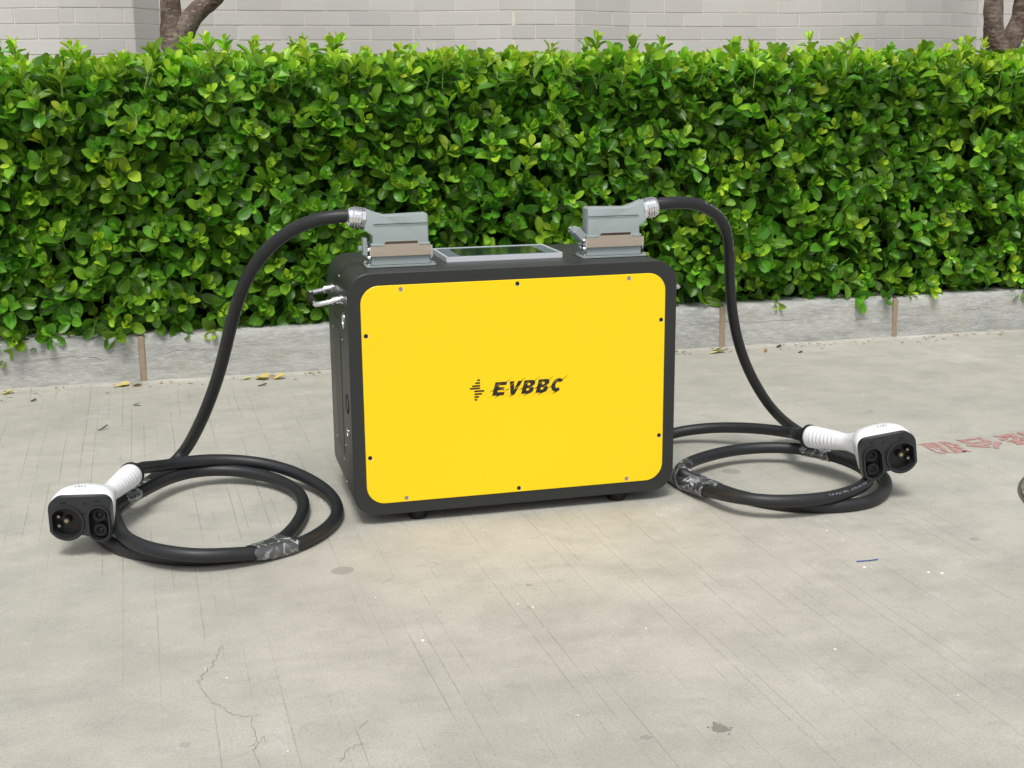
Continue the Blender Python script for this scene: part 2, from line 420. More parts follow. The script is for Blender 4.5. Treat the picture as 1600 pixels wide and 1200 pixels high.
# ---- manhole cover at the right edge
M_cover = NT("worn_cover_metal")
tt = M_cover; P_ = tt.pos()
cc = tt.mix(tt.ramp(tt.noise(60, 5, .7, P_), .4, .62), srgb(96, 104, 100), srgb(150, 152, 144))
tt.l(cc, tt.bsdf.inputs["Base Color"]); tt.set(Roughness=.6, Metallic=.25)
vo = tt.n("ShaderNodeTexVoronoi"); vo.inputs["Scale"].default_value = 55; tt.l(P_, vo.inputs["Vector"])
tt.bump(vo.outputs["Distance"], .8, .004)
M_joint = simple('dark_joint_dirt', srgb(96, 93, 84), .95, spec=.1, grain=.3, gscale=120)
mh = thing("manhole_cover", (1.342, -0.352, 0), "round worn grey cover set in the concrete at the right edge of the picture", "manhole cover")
q = MB(); q.ringtube((0, 0, 0.0004), (0, 0, 1), 0.352, 0.335, 0.0055, 96); q.obj("cover_frame", M_cover.m, mh)
q = MB(); q.cyl((0, 0, 0.0004), (0, 0, 1), 0.331, 0.004, 96, bev=0.001)
for a in range(0, 360, 6):
    for rr in (0.08, 0.12, 0.16, 0.2, 0.24, 0.28, 0.312):
        x, y = rr * math.cos(R(a + rr * 75)), rr * math.sin(R(a + rr * 75))
        q.box(x - .005, x + .005, y - .002, y + .002, .0042, .0062)
q.obj("cover_plate", M_cover.m, mh)
q = MB(); q.ringtube((0, 0, 0.0002), (0, 0, 1), 0.359, 0.3525, 0.0016, 96); q.obj("dirt_joint", M_joint, mh)

# ---- kerb: cast blocks with wooden joint strips
KDIR = R(-0.93)
def kerb_pt(x):            # point of the kerb's front foot line
    return Vector((x, 1.4335 - (x + 1.152) * math.tan(R(0.93)), 0))
def mat_kerb():
    t = NT("cement_render"); P = t.pos()
    s = t.scalev(P, (1.0, 1.0, 3.0))
    a = t.noise(4.5, 7, .68, s); b = t.noise(30, 5, .7, s); f = t.noise(300, 2, .6, P)
    c = t.mix(t.ramp(a, .32, .68), srgb(136, 138, 136), srgb(184, 183, 176))
    c = t.mix(t.math('MULTIPLY', t.ramp(b, .42, .7), .5), c, srgb(196, 198, 198))
    c = t.mix(t.math('MULTIPLY', t.ramp(t.noise(9, 5, .7, P), .52, .75), .5), c, srgb(158, 148, 128))
    # scratches (trowel marks)
    w = t.n("ShaderNodeTexNoise"); w.inputs["Scale"].default_value = 26; w.inputs["Detail"].default_value = 5
    w.inputs["Distortion"].default_value = 1.8
    t.l(t.scalev(P, (1, 1, 6)), w.inputs["Vector"])
    c = t.mix(t.math('MULTIPLY', t.ramp(w.outputs[0], .57, .63), .4), c, srgb(206, 208, 208))
    # hairline crack running along
    sx = t.n("ShaderNodeSeparateXYZ"); t.l(P, sx.inputs[0])
    wz = t.math('ADD', .082, t.math('MULTIPLY', t.math('SUBTRACT', t.noise(5, 6, .6, t.scalev(P, (1, 0.2, 0))), .5), .08))
    dz = t.math('ABSOLUTE', t.math('SUBTRACT', sx.outputs[2], wz))
    ck = t.math('MULTIPLY', t.math('LESS_THAN', dz, .0011), t.ramp(t.noise(3, 3, .6, P), .45, .55))
    c = t.mix(t.math('MULTIPLY', ck, .6), c, srgb(84, 80, 72))
    # earthy splash at the foot and top edge
    t.l(c, t.bsdf.inputs["Base Color"]); t.set(Roughness=.85)
    t.bump(t.math('ADD', t.math('MULTIPLY', a, .8), t.math('ADD', t.math('MULTIPLY', b, .5), t.math('MULTIPLY', f, .15))), .8, .007)
    return t.m
M_kerb = mat_kerb()
def mat_wood():
    t = NT("weathered_board"); P = t.pos()
    n1 = t.noise(60, 5, .7, t.scalev(P, (3, 3, .5)))
    t.l(t.mix(n1, srgb(124, 108, 90), srgb(176, 158, 136)), t.bsdf.inputs["Base Color"])
    t.set(Roughness=.9); t.bump(n1, .6, .002)
    return t.m
M_wood = mat_wood()
kerb = thing("kerb", (0.5, 1.41, 0), "low grey cement kerb with wooden joint strips running in front of the hedge", "kerb")
KH = 0.140
def kmap(s, d, z):         # s along, d depth behind the front foot line
    p = kerb_pt(s); return Vector((s - 0.5, p.y + d - 1.41, z))
joints = [-1.966, -1.361, -0.756, -0.151, 0.447, 1.050, 1.666, 2.272, 2.877]
for i in range(len(joints) - 1):
    a, b = joints[i] + 0.0092, joints[i + 1] - 0.0092
    m = MB(); N = 26; rings = []
    for k in range(N + 1):
        s = a + (b - a) * k / N
        e = lambda j, amp: amp * (noise.noise(Vector((s * 9, j * 3.1, i * 1.7))) + .5 * noise.noise(Vector((s * 33, j, 2))))
        top = KH + e(1, .004)
        prof = [(0.0, -.002), (e(2, .003), .02), (0.003 + e(3, .003), .06), (0.004 + e(4, .003), .10), (0.006 + e(5, .003), top - .008), (.014, top), (.11, top + .001), (.12, top - .006), (.12, -.002)]
        rings.append([kmap(s, d, z) for d, z in prof])
    m.loft(rings)
    m.obj("kerb_block", M_kerb, kerb, angle=50)
for i, s in enumerate(joints[1:-1]):
    p = kmap(s, 0, 0); m = MB()
    zt = KH - .004 + .003 * math.sin(i * 2.1)
    m.bevbox(p.x - .0088, p.x + .0088, p.y - .001, p.y + .118, -.001, zt, .0015)
    m.obj("joint_strip", M_wood, kerb, smooth=False)
# thin cement skirt where kerb meets paving
q = MB(); N = 160; rings = []
for k in range(N + 1):
    s = -1.95 + 4.8 * k / N
    w = .022 + .012 * noise.noise(Vector((s * 6, 0, 0))) + .008 * noise.noise(Vector((s * 25, 4, 0)))
    rings.append([kmap(s, -w, .0003), kmap(s, -w * .6, .0035 + .0015 * noise.noise(Vector((s * 12, 9, 0)))), kmap(s, .003, .008 + .003 * noise.noise(Vector((s * 14, 5, 0)))), kmap(s, .003, .0003)])
q.loft(rings)
q.obj("cement_skirt", M_conc, kerb, angle=60)

# planting bed soil
t = NT("soil"); P_ = t.pos()
t.l(t.mix(t.noise(30, 5, .7, P_), srgb(56, 44, 32), srgb(98, 82, 62)), t.bsdf.inputs["Base Color"]); t.set(Roughness=.95)
t.bump(t.noise(60, 4, .7, P_), .8, .01); M_soil = t.m
q = MB(); N = 60; M_ = 14
def soil_z(x, y): return .112 + .012 * noise.noise(Vector((x * 4, y * 4, 1)))
vs = []
for i in range(N + 1):
    for j in range(M_ + 1):
        x = -7 + 15 * i / N; y = kerb_pt(x).y + .115 + (3.75 - 1.42) * j / M_
        vs.append((x, y, soil_z(x, y)))
q.add(vs, [(i * (M_ + 1) + j, (i + 1) * (M_ + 1) + j, (i + 1) * (M_ + 1) + j + 1, i * (M_ + 1) + j + 1) for i in range(N) for j in range(M_)])
tag(q.obj("planting_bed", M_soil), kind='structure')

# ---- brick wall behind the hedge: folded plan, bricks proud of pale joints
def mat_brick():
    t = NT("glazed_grey_brick"); P = t.pos()
    oi = t.n("ShaderNodeObjectInfo")
    n1 = t.noise(6, 4, .6, P); n2 = t.noise(120, 3, .7, P)
    at = t.n("ShaderNodeAttribute", attribute_name="tone")
    c = t.mix(at.outputs["Fac"], srgb(206, 203, 200), srgb(217, 214, 210))
    c = t.mix(t.math('MULTIPLY', t.ramp(n1, .4, .7), .3), c, srgb(208, 203, 195))
    c = t.mix(t.math('MULTIPLY', t.ramp(n2, .6, .75), .15), c, srgb(140, 136, 130))
    t.l(c, t.bsdf.inputs["Base Color"]); t.set(Roughness=.5)
    t.bump(n2, .15, .001)
    return t.m
M_brick = mat_brick()
M_mortar = simple("pale_mortar", srgb(232, 228, 214), .9, spec=.2, grain=.12, gscale=150, bump=.3)
wall = thing("brick_wall", (1.0, 3.5, 0), "folded pale grey brick wall with shallow bays behind the hedge", "wall")
plan = [(-5.2, 3.40), (-4.6, 3.55), (-3.7, 3.55), (-3.3, 3.40), (-2.85, 3.40), (-2.6, 3.55), (-1.44, 3.55), (-1.05, 3.40), (-.757, 3.40), (-.655, 3.55), (.481, 3.55), (.875, 3.40), (1.168, 3.40), (1.485, 3.55),
        (2.337, 3.55), (2.69, 3.40), (3.044, 3.40), (3.34, 3.55), (4.4, 3.55), (4.8, 3.40), (5.1, 3.40), (5.4, 3.55), (7.6, 3.55)]
PITCH, BL, JT = .0625, .195, .005
m = MB(); zt = 2.6
front = [Vector((x - 1.0, y - 3.5, 0)) for x, y in plan]
back = [Vector((x - 1.0, 3.78 - 3.5, 0)) for x, y in plan]
n = len(plan)
vs = [p + Vector((0, .0015, 0)) for p in front] + [p + Vector((0, .0015, zt)) for p in front] + [p + Vector((0, 0, 0)) for p in back] + [p + Vector((0, 0, zt)) for p in back]
fs = []
for i in range(n - 1):
    fs += [(i, i + 1, n + i + 1, n + i), (2 * n + i + 1, 2 * n + i, 3 * n + i, 3 * n + i + 1), (n + i, n + i + 1, 3 * n + i + 1, 3 * n + i)]
fs += [(0, n, 3 * n, 2 * n), (n - 1, 3 * n - 1, 4 * n - 1, 2 * n - 1)]
m.add(vs, fs)
m.obj("mortar", M_mortar, wall, smooth=False)
Z0 = 1.1635 - 18 * PITCH
brick_mesh = {}
def add_tone(me, t_):
    a = me.attributes.new("tone", 'FLOAT', 'POINT')
    a.data.foreach_set("value", [t_] * len(me.vertices))
bulk = MB(); bulk_tone = []
cnt = 0
brick_geo = MB()
for s in range(n - 1):
    a, b = front[s], front[s + 1]; L = (b - a).length; dr = (b - a).normalized(); nr = Vector((dr.y, -dr.x, 0))
    M0 = Matrix((( dr.x, -nr.x, 0, 0), (dr.y, -nr.y, 0, 0), (0, 0, 1, 0), (0, 0, 0, 1)))
    for row in range(0, 41):
        z = Z0 + row * PITCH
        if z < 0 or z + PITCH > zt: continue
        x = -(BL * (.5 if row % 2 else 0)) - (s * .057) % .09
        while x < L:
            x0 = max(x + JT / 2, 0.0015); x1 = min(x + BL - JT / 2, L - .0015)
            x += BL
            if L - x1 < .03: x1 = L - .0015; x = L
            if x1 - x0 < .012: continue
            wd = round(x1 - x0, 3)
            mid = a + dr * ((x0 + x1) / 2)
            wx = mid.x + 1.0
            jit = rng.uniform(-.0006, .0006)
            h = PITCH - JT
            vis = .90 < z < 1.24 and -1.5 < wx < 3.75
            if vis and cnt < 298:
                tone = rng.randrange(5)
                key = (wd, tone)
                if key not in brick_mesh:
                    q = MB(); q.bevbox(-wd / 2, wd / 2, -.0012, .006, 0, h, .0005)
                    me = q.mesh("brick", M_brick, smooth=False); add_tone(me, tone / 4); brick_mesh[key] = me
                o = bpy.data.objects.new("brick", brick_mesh[key]); COL.objects.link(o); o.parent = wall
                o.matrix_local = Matrix.Translation(mid + Vector((0, 0, z + JT / 2)) + nr * jit) @ M0
                cnt += 1
            else:
                q = MB(); q.box(-wd / 2, wd / 2, -.0012, .006, 0, h)
                q.xform(Matrix.Translation(mid + Vector((0, 0, z + JT / 2)) + nr * jit) @ M0)
                bulk.add(q.v, q.f); bulk_tone += [rng.random()] * 8
bo = bulk.obj("brickwork", M_brick, wall, smooth=False, recalc=False)
bo['kind'] = 'stuff'
if len(bo.data.vertices) == len(bulk_tone):
    a_ = bo.data.attributes.new("tone", 'FLOAT', 'POINT'); a_.data.foreach_set("value", bulk_tone)

# ================================================================= LEAVES
def leaf_geo(fold, curl, twist, wid, tipp):
    T = np.array([0, .10, .28, .50, .74, .92, 1.0])
    Wd = np.array([.018, .085, .205, .285, .29, .20 * tipp, .03]) * wid
    S = np.array([-1, -.5, 0, .5, 1.0])
    V = []; UV = []
    for t_, w in zip(T, Wd):
        for s in S:
            y = s * w
            z = fold * abs(s) ** 1.2 * w - curl * t_ * t_ + .02 * math.sin(t_ * 9) * s + .03 * fold * math.sin(t_ * 14) * abs(s)
            yy = y * math.cos(twist * t_) ; zz = z + y * math.sin(twist * t_)
            V.append((t_, yy, zz)); UV.append((t_, .5 + .5 * s))
    F = []
    for i in range(len(T) - 1):
        for j in range(4):
            k = i * 5 + j; F.append((k, k + 5, k + 6, k + 1))
    return np.array(V), np.array(UV), np.array(F)
LV = [leaf_geo(rng.uniform(.15, .75), rng.uniform(-.10, .28), rng.uniform(-.5, .5), rng.uniform(.88, 1.15), rng.uniform(.85, 1.25)) for _ in range(10)]

def mat_leaf(name, translucent=.28):
    t = NT(name)
    uv = t.n("ShaderNodeUVMap").outputs[0]
    s = t.n("ShaderNodeSeparateXYZ"); t.l(uv, s.inputs[0])
    at = t.n("ShaderNodeAttribute", attribute_name="tone")       # 0 old leaf ... 1 fresh tip leaf
    at2 = t.n("ShaderNodeAttribute", attribute_name="shade")
    e = t.n("ShaderNodeValToRGB"); cr = e.color_ramp
    cr.elements[0].position = 0; cr.elements[0].color = srgb(50, 102, 20)
    cr.elements[1].position = 1; cr.elements[1].color = srgb(176, 212, 44)
    x = cr.elements.new(.45); x.color = srgb(82, 144, 24)
    x = cr.elements.new(.75); x.color = srgb(126, 182, 34)
    t.l(at.outputs["Fac"], e.inputs[0])
    c = e.outputs[0]
    hv = t.n("ShaderNodeHueSaturation"); t.l(c, hv.inputs["Color"])
    t.l(t.math('ADD', .474, t.math('MULTIPLY', at2.outputs["Fac"], .03)), hv.inputs["Hue"])
    t.l(t.math('ADD', .8, t.math('MULTIPLY', at2.outputs["Fac"], .4)), hv.inputs["Value"])
    hv.inputs["Saturation"].default_value = .97
    c = hv.outputs[0]
    dm = t.math('ABSOLUTE', t.math('SUBTRACT', s.outputs[1], .5))
    rib = t.math('SUBTRACT', 1.0, t.math('DIVIDE', dm, .035), clamp=True)
    edge = t.math('MULTIPLY', t.math('SUBTRACT', dm, .455), 22.0, clamp=True)
    # side veins
    vv = t.math('FRACT', t.math('ADD', t.math('MULTIPLY', s.outputs[0], 7.0), t.math('MULTIPLY', dm, -5.0)))
    vein = t.math('SUBTRACT', 1.0, t.math('DIVIDE', t.math('ABSOLUTE', t.math('SUBTRACT', vv, .5)), .09), clamp=True)
    c = t.mix(t.math('MULTIPLY', rib, .5), c, srgb(160, 196, 90))
    c = t.mix(t.math('MULTIPLY', edge, .45), c, srgb(150, 190, 80))
    c = t.mix(t.math('MULTIPLY', vein, .12), c, srgb(130, 180, 70))
    t.l(c, t.bsdf.inputs["Base Color"])
    t.set(Roughness=.34); t.bsdf.inputs["Specular IOR Level"].default_value = .5
    t.bump(t.math('SUBTRACT', t.math('MULTIPLY', vein, -.3), rib), .4, .0008)
    tr = t.n("ShaderNodeBsdfTranslucent")
    t.l(t.mix(1.0, c, (1.0, 1.25, .45, 1), 'MULTIPLY'), tr.inputs[0])
    mx = t.n("ShaderNodeMixShader"); mx.inputs[0].default_value = translucent
    t.l(t.bsdf.outputs[0], mx.inputs[1]); t.l(tr.outputs[0], mx.inputs[2]); t.l(mx.outputs[0], t.out.inputs[0])
    return t.m
M_leaf = mat_leaf("glossy_leaf")
M_stem = simple("green_stem", srgb(86, 112, 40), .6, grain=.2, gscale=60)
M_twig = simple("brown_twig", srgb(70, 56, 40), .9, grain=.3, gscale=60)

def leaves_mesh(name, recs, mat):
    """recs: list of (variant, origin, X, Z, length, tone, shade)"""
    Vs = []; Fs = []; UVs = []; T = []; Sh = []; base = 0
    byv = {}
    for r in recs: byv.setdefault(r[0], []).append(r)
    for v, L in byv.items():
        V, UV, F = LV[v]
        O = np.array([r[1] for r in L]); X = np.array([r[2] for r in L]); Z = np.array([r[3] for r in L]); S = np.array([r[4] for r in L])
        X /= np.linalg.norm(X, axis=1)[:, None]
        Z = Z - X * np.sum(X * Z, axis=1)[:, None]; Z /= np.linalg.norm(Z, axis=1)[:, None] + 1e-9
        Y = np.cross(Z, X)
        W = O[:, None, :] + S[:, None, None] * (V[None, :, 0:1] * X[:, None, :] + V[None, :, 1:2] * Y[:, None, :] + V[None, :, 2:3] * Z[:, None, :])
        k = len(L); nv = len(V)
        Vs.append(W.reshape(-1, 3))
        Fs.append((F[None] + (base + np.arange(k) * nv)[:, None, None]).reshape(-1, 4))
        UVs.append(np.tile(UV[F.reshape(-1)], (k, 1)))
        T.append(np.repeat([r[5] for r in L], nv)); Sh.append(np.repeat([r[6] for r in L], nv))
        base += k * nv
    Vs = np.concatenate(Vs).astype(np.float32); Fs = np.concatenate(Fs).astype(np.int32); UVs = np.concatenate(UVs).astype(np.float32)
    me = bpy.data.meshes.new(name)
    me.vertices.add(len(Vs)); me.vertices.foreach_set("co", Vs.ravel())
    me.loops.add(Fs.size); me.loops.foreach_set("vertex_index", Fs.ravel())
    me.polygons.add(len(Fs)); me.polygons.foreach_set("loop_start", np.arange(0, Fs.size, 4, dtype=np.int32))
    me.update(calc_edges=True)
    me.polygons.foreach_set("use_smooth", np.ones(len(Fs), dtype=bool))
    uvl = me.uv_layers.new(name="UVMap"); uvl.data.foreach_set("uv", UVs.ravel())
    a = me.attributes.new("tone", 'FLOAT', 'POINT'); a.data.foreach_set("value", np.concatenate(T).astype(np.float32))
    a = me.attributes.new("shade", 'FLOAT', 'POINT'); a.data.foreach_set("value", np.concatenate(Sh).astype(np.float32))
    me.materials.append(mat)
    return me

recs = []; stems = MB()
def nvec(v):
    v = np.asarray(v, float); return v / np.linalg.norm(v)
def rosette(base, d, size=1.0, nodes=4, young=1.0, stem=.06):
    d = nvec(d); tip = np.asarray(base) + d * stem
    u = nvec(np.cross(d, [0.3, .2, 1.0])); w = np.cross(d, u)
    ph = nrg.uniform(0, math.pi); shade = nrg.uniform(0, 1)
    ths = [15, 34, 52, 68, 80, 90]; lens = [.030, .046, .055, .057, .055, .05]; tones = [1.0, .80, .54, .34, .2, .1]
    pos = 0.0
    for k in range(nodes):
        for sgn in (0, math.pi):
            if k >= 2 and nrg.random() < .12: continue
            az = ph + k * math.pi / 2 + sgn + nrg.normal(0, .25)
            a = u * math.cos(az) + w * math.sin(az)
            th = R(ths[k] + nrg.normal(0, 11))
            X = d * math.cos(th) + a * math.sin(th) + np.array([0, 0, -.06 * k])
            Z = d * math.sin(th) - a * math.cos(th) + nrg.normal(0, .22, 3)
            Lh = lens[k] * size * nrg.uniform(.78, 1.15)
            O = tip - d * pos + a * .0035
            tone = tones[k] * young + nrg.normal(0, .08)
            recs.append((int(nrg.integers(len(LV))), O, X, Z, Lh, min(1, max(0, tone)), min(1, max(0, shade + nrg.normal(0, .22)))))
        pos += .013 + .005 * k
    stems.tube([Vector(tip - d * (stem + .03)), Vector(tip - d * stem * .5), Vector(tip)], [.0022, .0019, .0012], 5, False)

HX0, HX1 = -2.1, 3.25
def ytop(x): return kerb_pt(x).y
def fbm(x, y, s, k): return noise.noise(Vector((x * s, y * s, k))) + .5 * noise.noise(Vector((x * s * 2.3, y * s * 2.3, k + 5)))
def hedge_top(x): return .906 + .022 * fbm(x, 0, 2.2, 3.3)
sp = .057
z = .10
while z < .93:
    x = HX0 + nrg.uniform(0, sp)
    while x < HX1:
        px = x + nrg.normal(0, .018); pz = z + nrg.normal(0, .018)
        lowlim = .135 + .05 * fbm(px, 0, 5, 8.8) - (.05 if px < -.95 else 0)
        x += sp
        if pz < lowlim or pz > hedge_top(px) - .01: continue
        bulge = .055 * fbm(px, pz, 3.2, 1.1) + .03 * fbm(px, pz, 9, 4.1)
        under = max(0, .22 - pz) * .1
        yy = ytop(px) + .055 - bulge + under + (.05 * max(0, pz - .80) / .12)
        if fbm(px, pz, 6.5, 12.3) < -.72: yy += .05          # pockets
        elev = .5 + .9 * max(0, (pz - .5) / .4) + .15 * (px > .8) + nrg.normal(0, .4) - (.35 if pz < .22 else 0)
        d = (nrg.normal(0, .42), -1, elev)
        rosette((px, yy, pz), d, size=nrg.uniform(.85, 1.15), nodes=4 if nrg.random() < .7 else 3,
                young=min(1.15, max(.25, .66 + .25 * nrg.normal() + .28 * max(0, (pz - .6) / .35))), stem=nrg.uniform(.02, .06))
    z += sp * .86
# second layer, deeper
z = .12
while z < .88:
    x = HX0
    while x < HX1:
        px = x + nrg.normal(0, .02); pz = z + nrg.normal(0, .02); x += .060
        yy = ytop(px) + .115 + nrg.normal(0, .02)
        rosette((px, yy, pz), (nrg.normal(0, .6), -1, nrg.normal(.2, .5)), nodes=4, young=.6, stem=.03)
    z += .055
# top shoots
x = HX0
while x < HX1:
    y = .03
    while y < .72:
        px = x + nrg.normal(0, .018); py = ytop(px) + y + nrg.normal(0, .018)
        tall = 0.0
        if nrg.random() < .13: tall = nrg.uniform(.02, .10)
        if y < .1: tall *= .6
        hz = hedge_top(px) - .03 - .03 * max(0, .08 - y) / .08
        elev = 1.0
        if tall:
            k = int(1 + tall / .035)
            d0 = nvec((nrg.normal(0, .18), nrg.normal(-.05, .18), 1))
            for q_ in range(k):
                rosette(np.array((px, py, hz)) + d0 * (tall * q_ / max(1, k)), d0, nodes=2 if q_ < k - 1 else 3, size=.85, young=1.1, stem=.045)
        else:
            rosette((px, py, hz), (nrg.normal(0, .32), nrg.normal(-.12, .32), 1), nodes=4, young=nrg.uniform(.8, 1.15), size=nrg.uniform(.85, 1.1), stem=nrg.uniform(.02, .05))
        y += .060
    x += .060
# back face and ends (rough)
for _ in range(900):
    px = nrg.uniform(HX0, HX1); pz = nrg.uniform(.15, .9)
    rosette((px, ytop(px) + .72, pz), (nrg.normal(0, .4), 1, nrg.normal(.3, .3)), nodes=4, young=.6, stem=.03)
for e, sgn in ((HX0, -1), (HX1, 1)):
    for _ in range(260):
        pz = nrg.uniform(.15, .9); py = nrg.uniform(.03, .72)
        rosette((e, ytop(e) + py, pz), (sgn, nrg.normal(0, .4), nrg.normal(.3, .3)), nodes=4, young=.6, stem=.03)

hedge = thing("hedge", (0.5, 1.78, .11), "long clipped evergreen hedge with glossy green leaves behind the low kerb", "hedge")
HINV = np.array((0.5, 1.78, .11))
# the 300 leaves that show largest: outermost front leaves inside the picture
camp = np.array((-0.6223, -2.3807, 0.8421))
Rm = np.array(_rot.to_3x3())
def inview(p):
    q = (np.asarray(p) - camp) @ Rm
    u = 800 + 2005 * q[0] / -q[2]; v = 600 - 2005 * q[1] / -q[2]
    if not (15 < u < 1585 and 60 < v < 560): return False
    if 512 < u < 1060 and v > 375: return False
    return True
score = []
for i, r_ in enumerate(recs):
    Xn = nvec(r_[2]); Zn = r_[3] - Xn * np.dot(Xn, r_[3]); Zn = nvec(Zn)
    c = r_[1] + Xn * r_[4] * .5
    vd = nvec(camp - c)
    face = abs(np.dot(Zn, vd))
    dep = c[1] - ytop(c[0])
    score.append(face * r_[4] - .35 * dep if inview(c) else -9)
order = np.argsort(score)[::-1]
chosen = set(int(i) for i in order[:299])
rest = [recs[i] for i in range(len(recs)) if i not in chosen]
rest = [(a, o_ - HINV, X, Z, L, t_, s_) for (a, o_, X, Z, L, t_, s_) in rest]
fo = bpy.data.objects.new("foliage", leaves_mesh("foliage", rest, M_leaf)); COL.objects.link(fo); fo.parent = hedge; fo['kind'] = 'stuff'
lmesh = {}
for i in sorted(chosen):
    v_, O, X, Z, L, tn, sh = recs[i]
    key = (v_, round(tn * 5), round(sh * 3))
    if key not in lmesh:
        lmesh[key] = leaves_mesh("leaf", [(v_, np.zeros(3), np.array([1., 0, 0]), np.array([0, 0, 1.]), 1.0, key[1] / 5, key[2] / 3)], M_leaf)
    X = nvec(X); Z = nvec(Z - X * np.dot(X, Z)); Y = np.cross(Z, X); O = O - HINV
    o = bpy.data.objects.new("leaf", lmesh[key]); COL.objects.link(o); o.parent = hedge
    o.matrix_local = Matrix(((X[0] * L, Y[0] * L, Z[0] * L, O[0]), (X[1] * L, Y[1] * L, Z[1] * L, O[1]), (X[2] * L, Y[2] * L, Z[2] * L, O[2]), (0, 0, 0, 1)))
stems.xform(Matrix.Translation(-Vector(HINV)))
so = stems.obj("stem_growth", M_stem, hedge, recalc=False); so['kind'] = 'stuff'
# woody inside: branching twigs and a dense dark inner mass of twigs/leaves
tw = MB()
for _ in range(700):
    px = rng.uniform(HX0, HX1); py = rng.uniform(.33, .62)
    b = Vector((px, ytop(px) + py, .10)); p = [b]
    dx, dy = rng.gauss(0, .25), rng.gauss(.1, .12)
    for k in range(5):
        b = b + Vector((dx * .15 + rng.gauss(0, .02), dy * .15 + rng.gauss(0, .02), .15)); p.append(b)
    tw.tube(p, [.008, .006, .005, .004, .003, .002], 5, False)
tw.xform(Matrix.Translation(-Vector(HINV)))
tw.obj("branch_growth", M_twig, hedge, recalc=False)['kind'] = 'stuff'
# inner foliage mass: coarse leaves filling the volume so that no daylight shows through
inn = []
for _ in range(10000):
    px = nrg.uniform(HX0 + .05, HX1 - .05); py = nrg.uniform(.17, .66); pz = nrg.uniform(.13, .87)
    X = nrg.normal(0, 1, 3); Z = nrg.normal(0, 1, 3)
    inn.append((int(nrg.integers(len(LV))), np.array((px, ytop(px) + py, pz)) - HINV, X, Z, nrg.uniform(.08, .11), nrg.uniform(0, .3), nrg.random()))
io = bpy.data.objects.new("inner_foliage", leaves_mesh("inner_foliage", inn, M_leaf)); COL.objects.link(io); io.parent = hedge; io['kind'] = 'stuff'

# ---- trees between hedge and wall
def mat_bark():
    t = NT("cherry_bark"); P = t.pos()
    n1 = t.noise(9, 5, .65, P); n2 = t.noise(70, 5, .75, t.scalev(P, (1, 1, .8)))
    w = t.noise(40, 4, .7, t.scalev(P, (.6, .6, 2.6)))
    c = t.mix(t.ramp(n1, .38, .62), srgb(88, 66, 56), srgb(132, 116, 106))
    c = t.mix(t.math('MULTIPLY', t.ramp(w, .5, .62), .6), c, srgb(164, 148, 134))
    c = t.mix(t.math('MULTIPLY', t.ramp(n2, .32, .5, (1, 1, 1, 1), (0, 0, 0, 1)), .8), c, srgb(44, 34, 32))
    t.l(c, t.bsdf.inputs["Base Color"]); t.set(Roughness=.75)
    t.bump(t.math('ADD', n2, t.math('MULTIPLY', w, .6)), .9, .006)
    return t.m
M_bark = mat_bark()
def limb(m, pts, rad, seg=22):
    Q = catmull(pts, 8); n_ = len(Q)
    rr = [rad[0] + (rad[-1] - rad[0]) * (i / (n_ - 1)) for i in range(n_)]
    b = len(m.v); m.tube(Q, rr, seg)
    for i in range(b, len(m.v)):
        p = Vector(m.v[i]); k = .006 * noise.noise(p * 14) + .003 * noise.noise(p * 45)
        c = Q[min(n_ - 1, (i - b) // seg)]
        dv = (p - c)
        if dv.length > 1e-4: m.v[i] = tuple(p + dv.normalized() * k)
def tree(x, y, limbs, label, seed):
    tr = thing("cherry_tree", (x, y, .11), label, "tree", "trees between the hedge and the wall")
    m = MB()
    limb(m, [(0, 0, -.05), (.004, 0, .3), (-.004, 0, .6), (0, 0, .88), (0.004, 0, .93)], [.058, .042])
    m.obj("trunk", M_bark, tr, angle=60)
    rs = random.Random(seed); rc = []
    for pts, r0, r1 in limbs:
        m = MB(); limb(m, pts, [r0, r1]); m.obj("limb", M_bark, tr, angle=60)
        P = [Vector(p) for p in pts]
        tw = MB()
        for k in range(16):
            a = P[-1].lerp(P[-2], rs.random() * .9)
            d = Vector((rs.gauss(0, 1), rs.gauss(0, .6), rs.uniform(.0, 1))).normalized()
            e = a + d * rs.uniform(.3, .6)
            tw.tube([a, a.lerp(e, .5) + Vector((0, 0, .03)), e], [.008, .005, .002], 5, False)
            for j in range(26):
                q_ = a.lerp(e, rs.uniform(.3, 1.05)) + Vector((rs.gauss(0, .04), rs.gauss(0, .04), rs.gauss(0, .04)))
                rc.append((rs.randrange(len(LV)), np.array(q_), np.array([rs.gauss(0, 1), rs.gauss(0, 1), rs.gauss(-.4, .6)]), np.array([rs.gauss(0, .5), rs.gauss(0, .5), 1]), rs.uniform(.06, .09), rs.uniform(.2, .7), rs.random()))
        tw.obj("twig_growth", M_bark, tr, recalc=False)['kind'] = 'stuff'
    co = bpy.data.objects.new("crown", leaves_mesh("crown", rc, M_leaf)); COL.objects.link(co); co.parent = tr; co['kind'] = 'stuff'
tree(-.595, 2.35, [([(-.012, 0, .86), (-.016, 0, .96), (-.004, 0, 1.08), (.0, .02, 1.35), (-.06, .03, 1.9), (-.12, .05, 2.35)], .039, .026),
                   ([(.008, 0, .88), (.05, -.01, .955), (.15, -.01, 1.05), (.27, 0, 1.2), (.45, .02, 1.6), (.6, .05, 2.3)], .038, .026)],
     "forked brown tree trunk rising behind the hedge left of the yellow unit", 1)
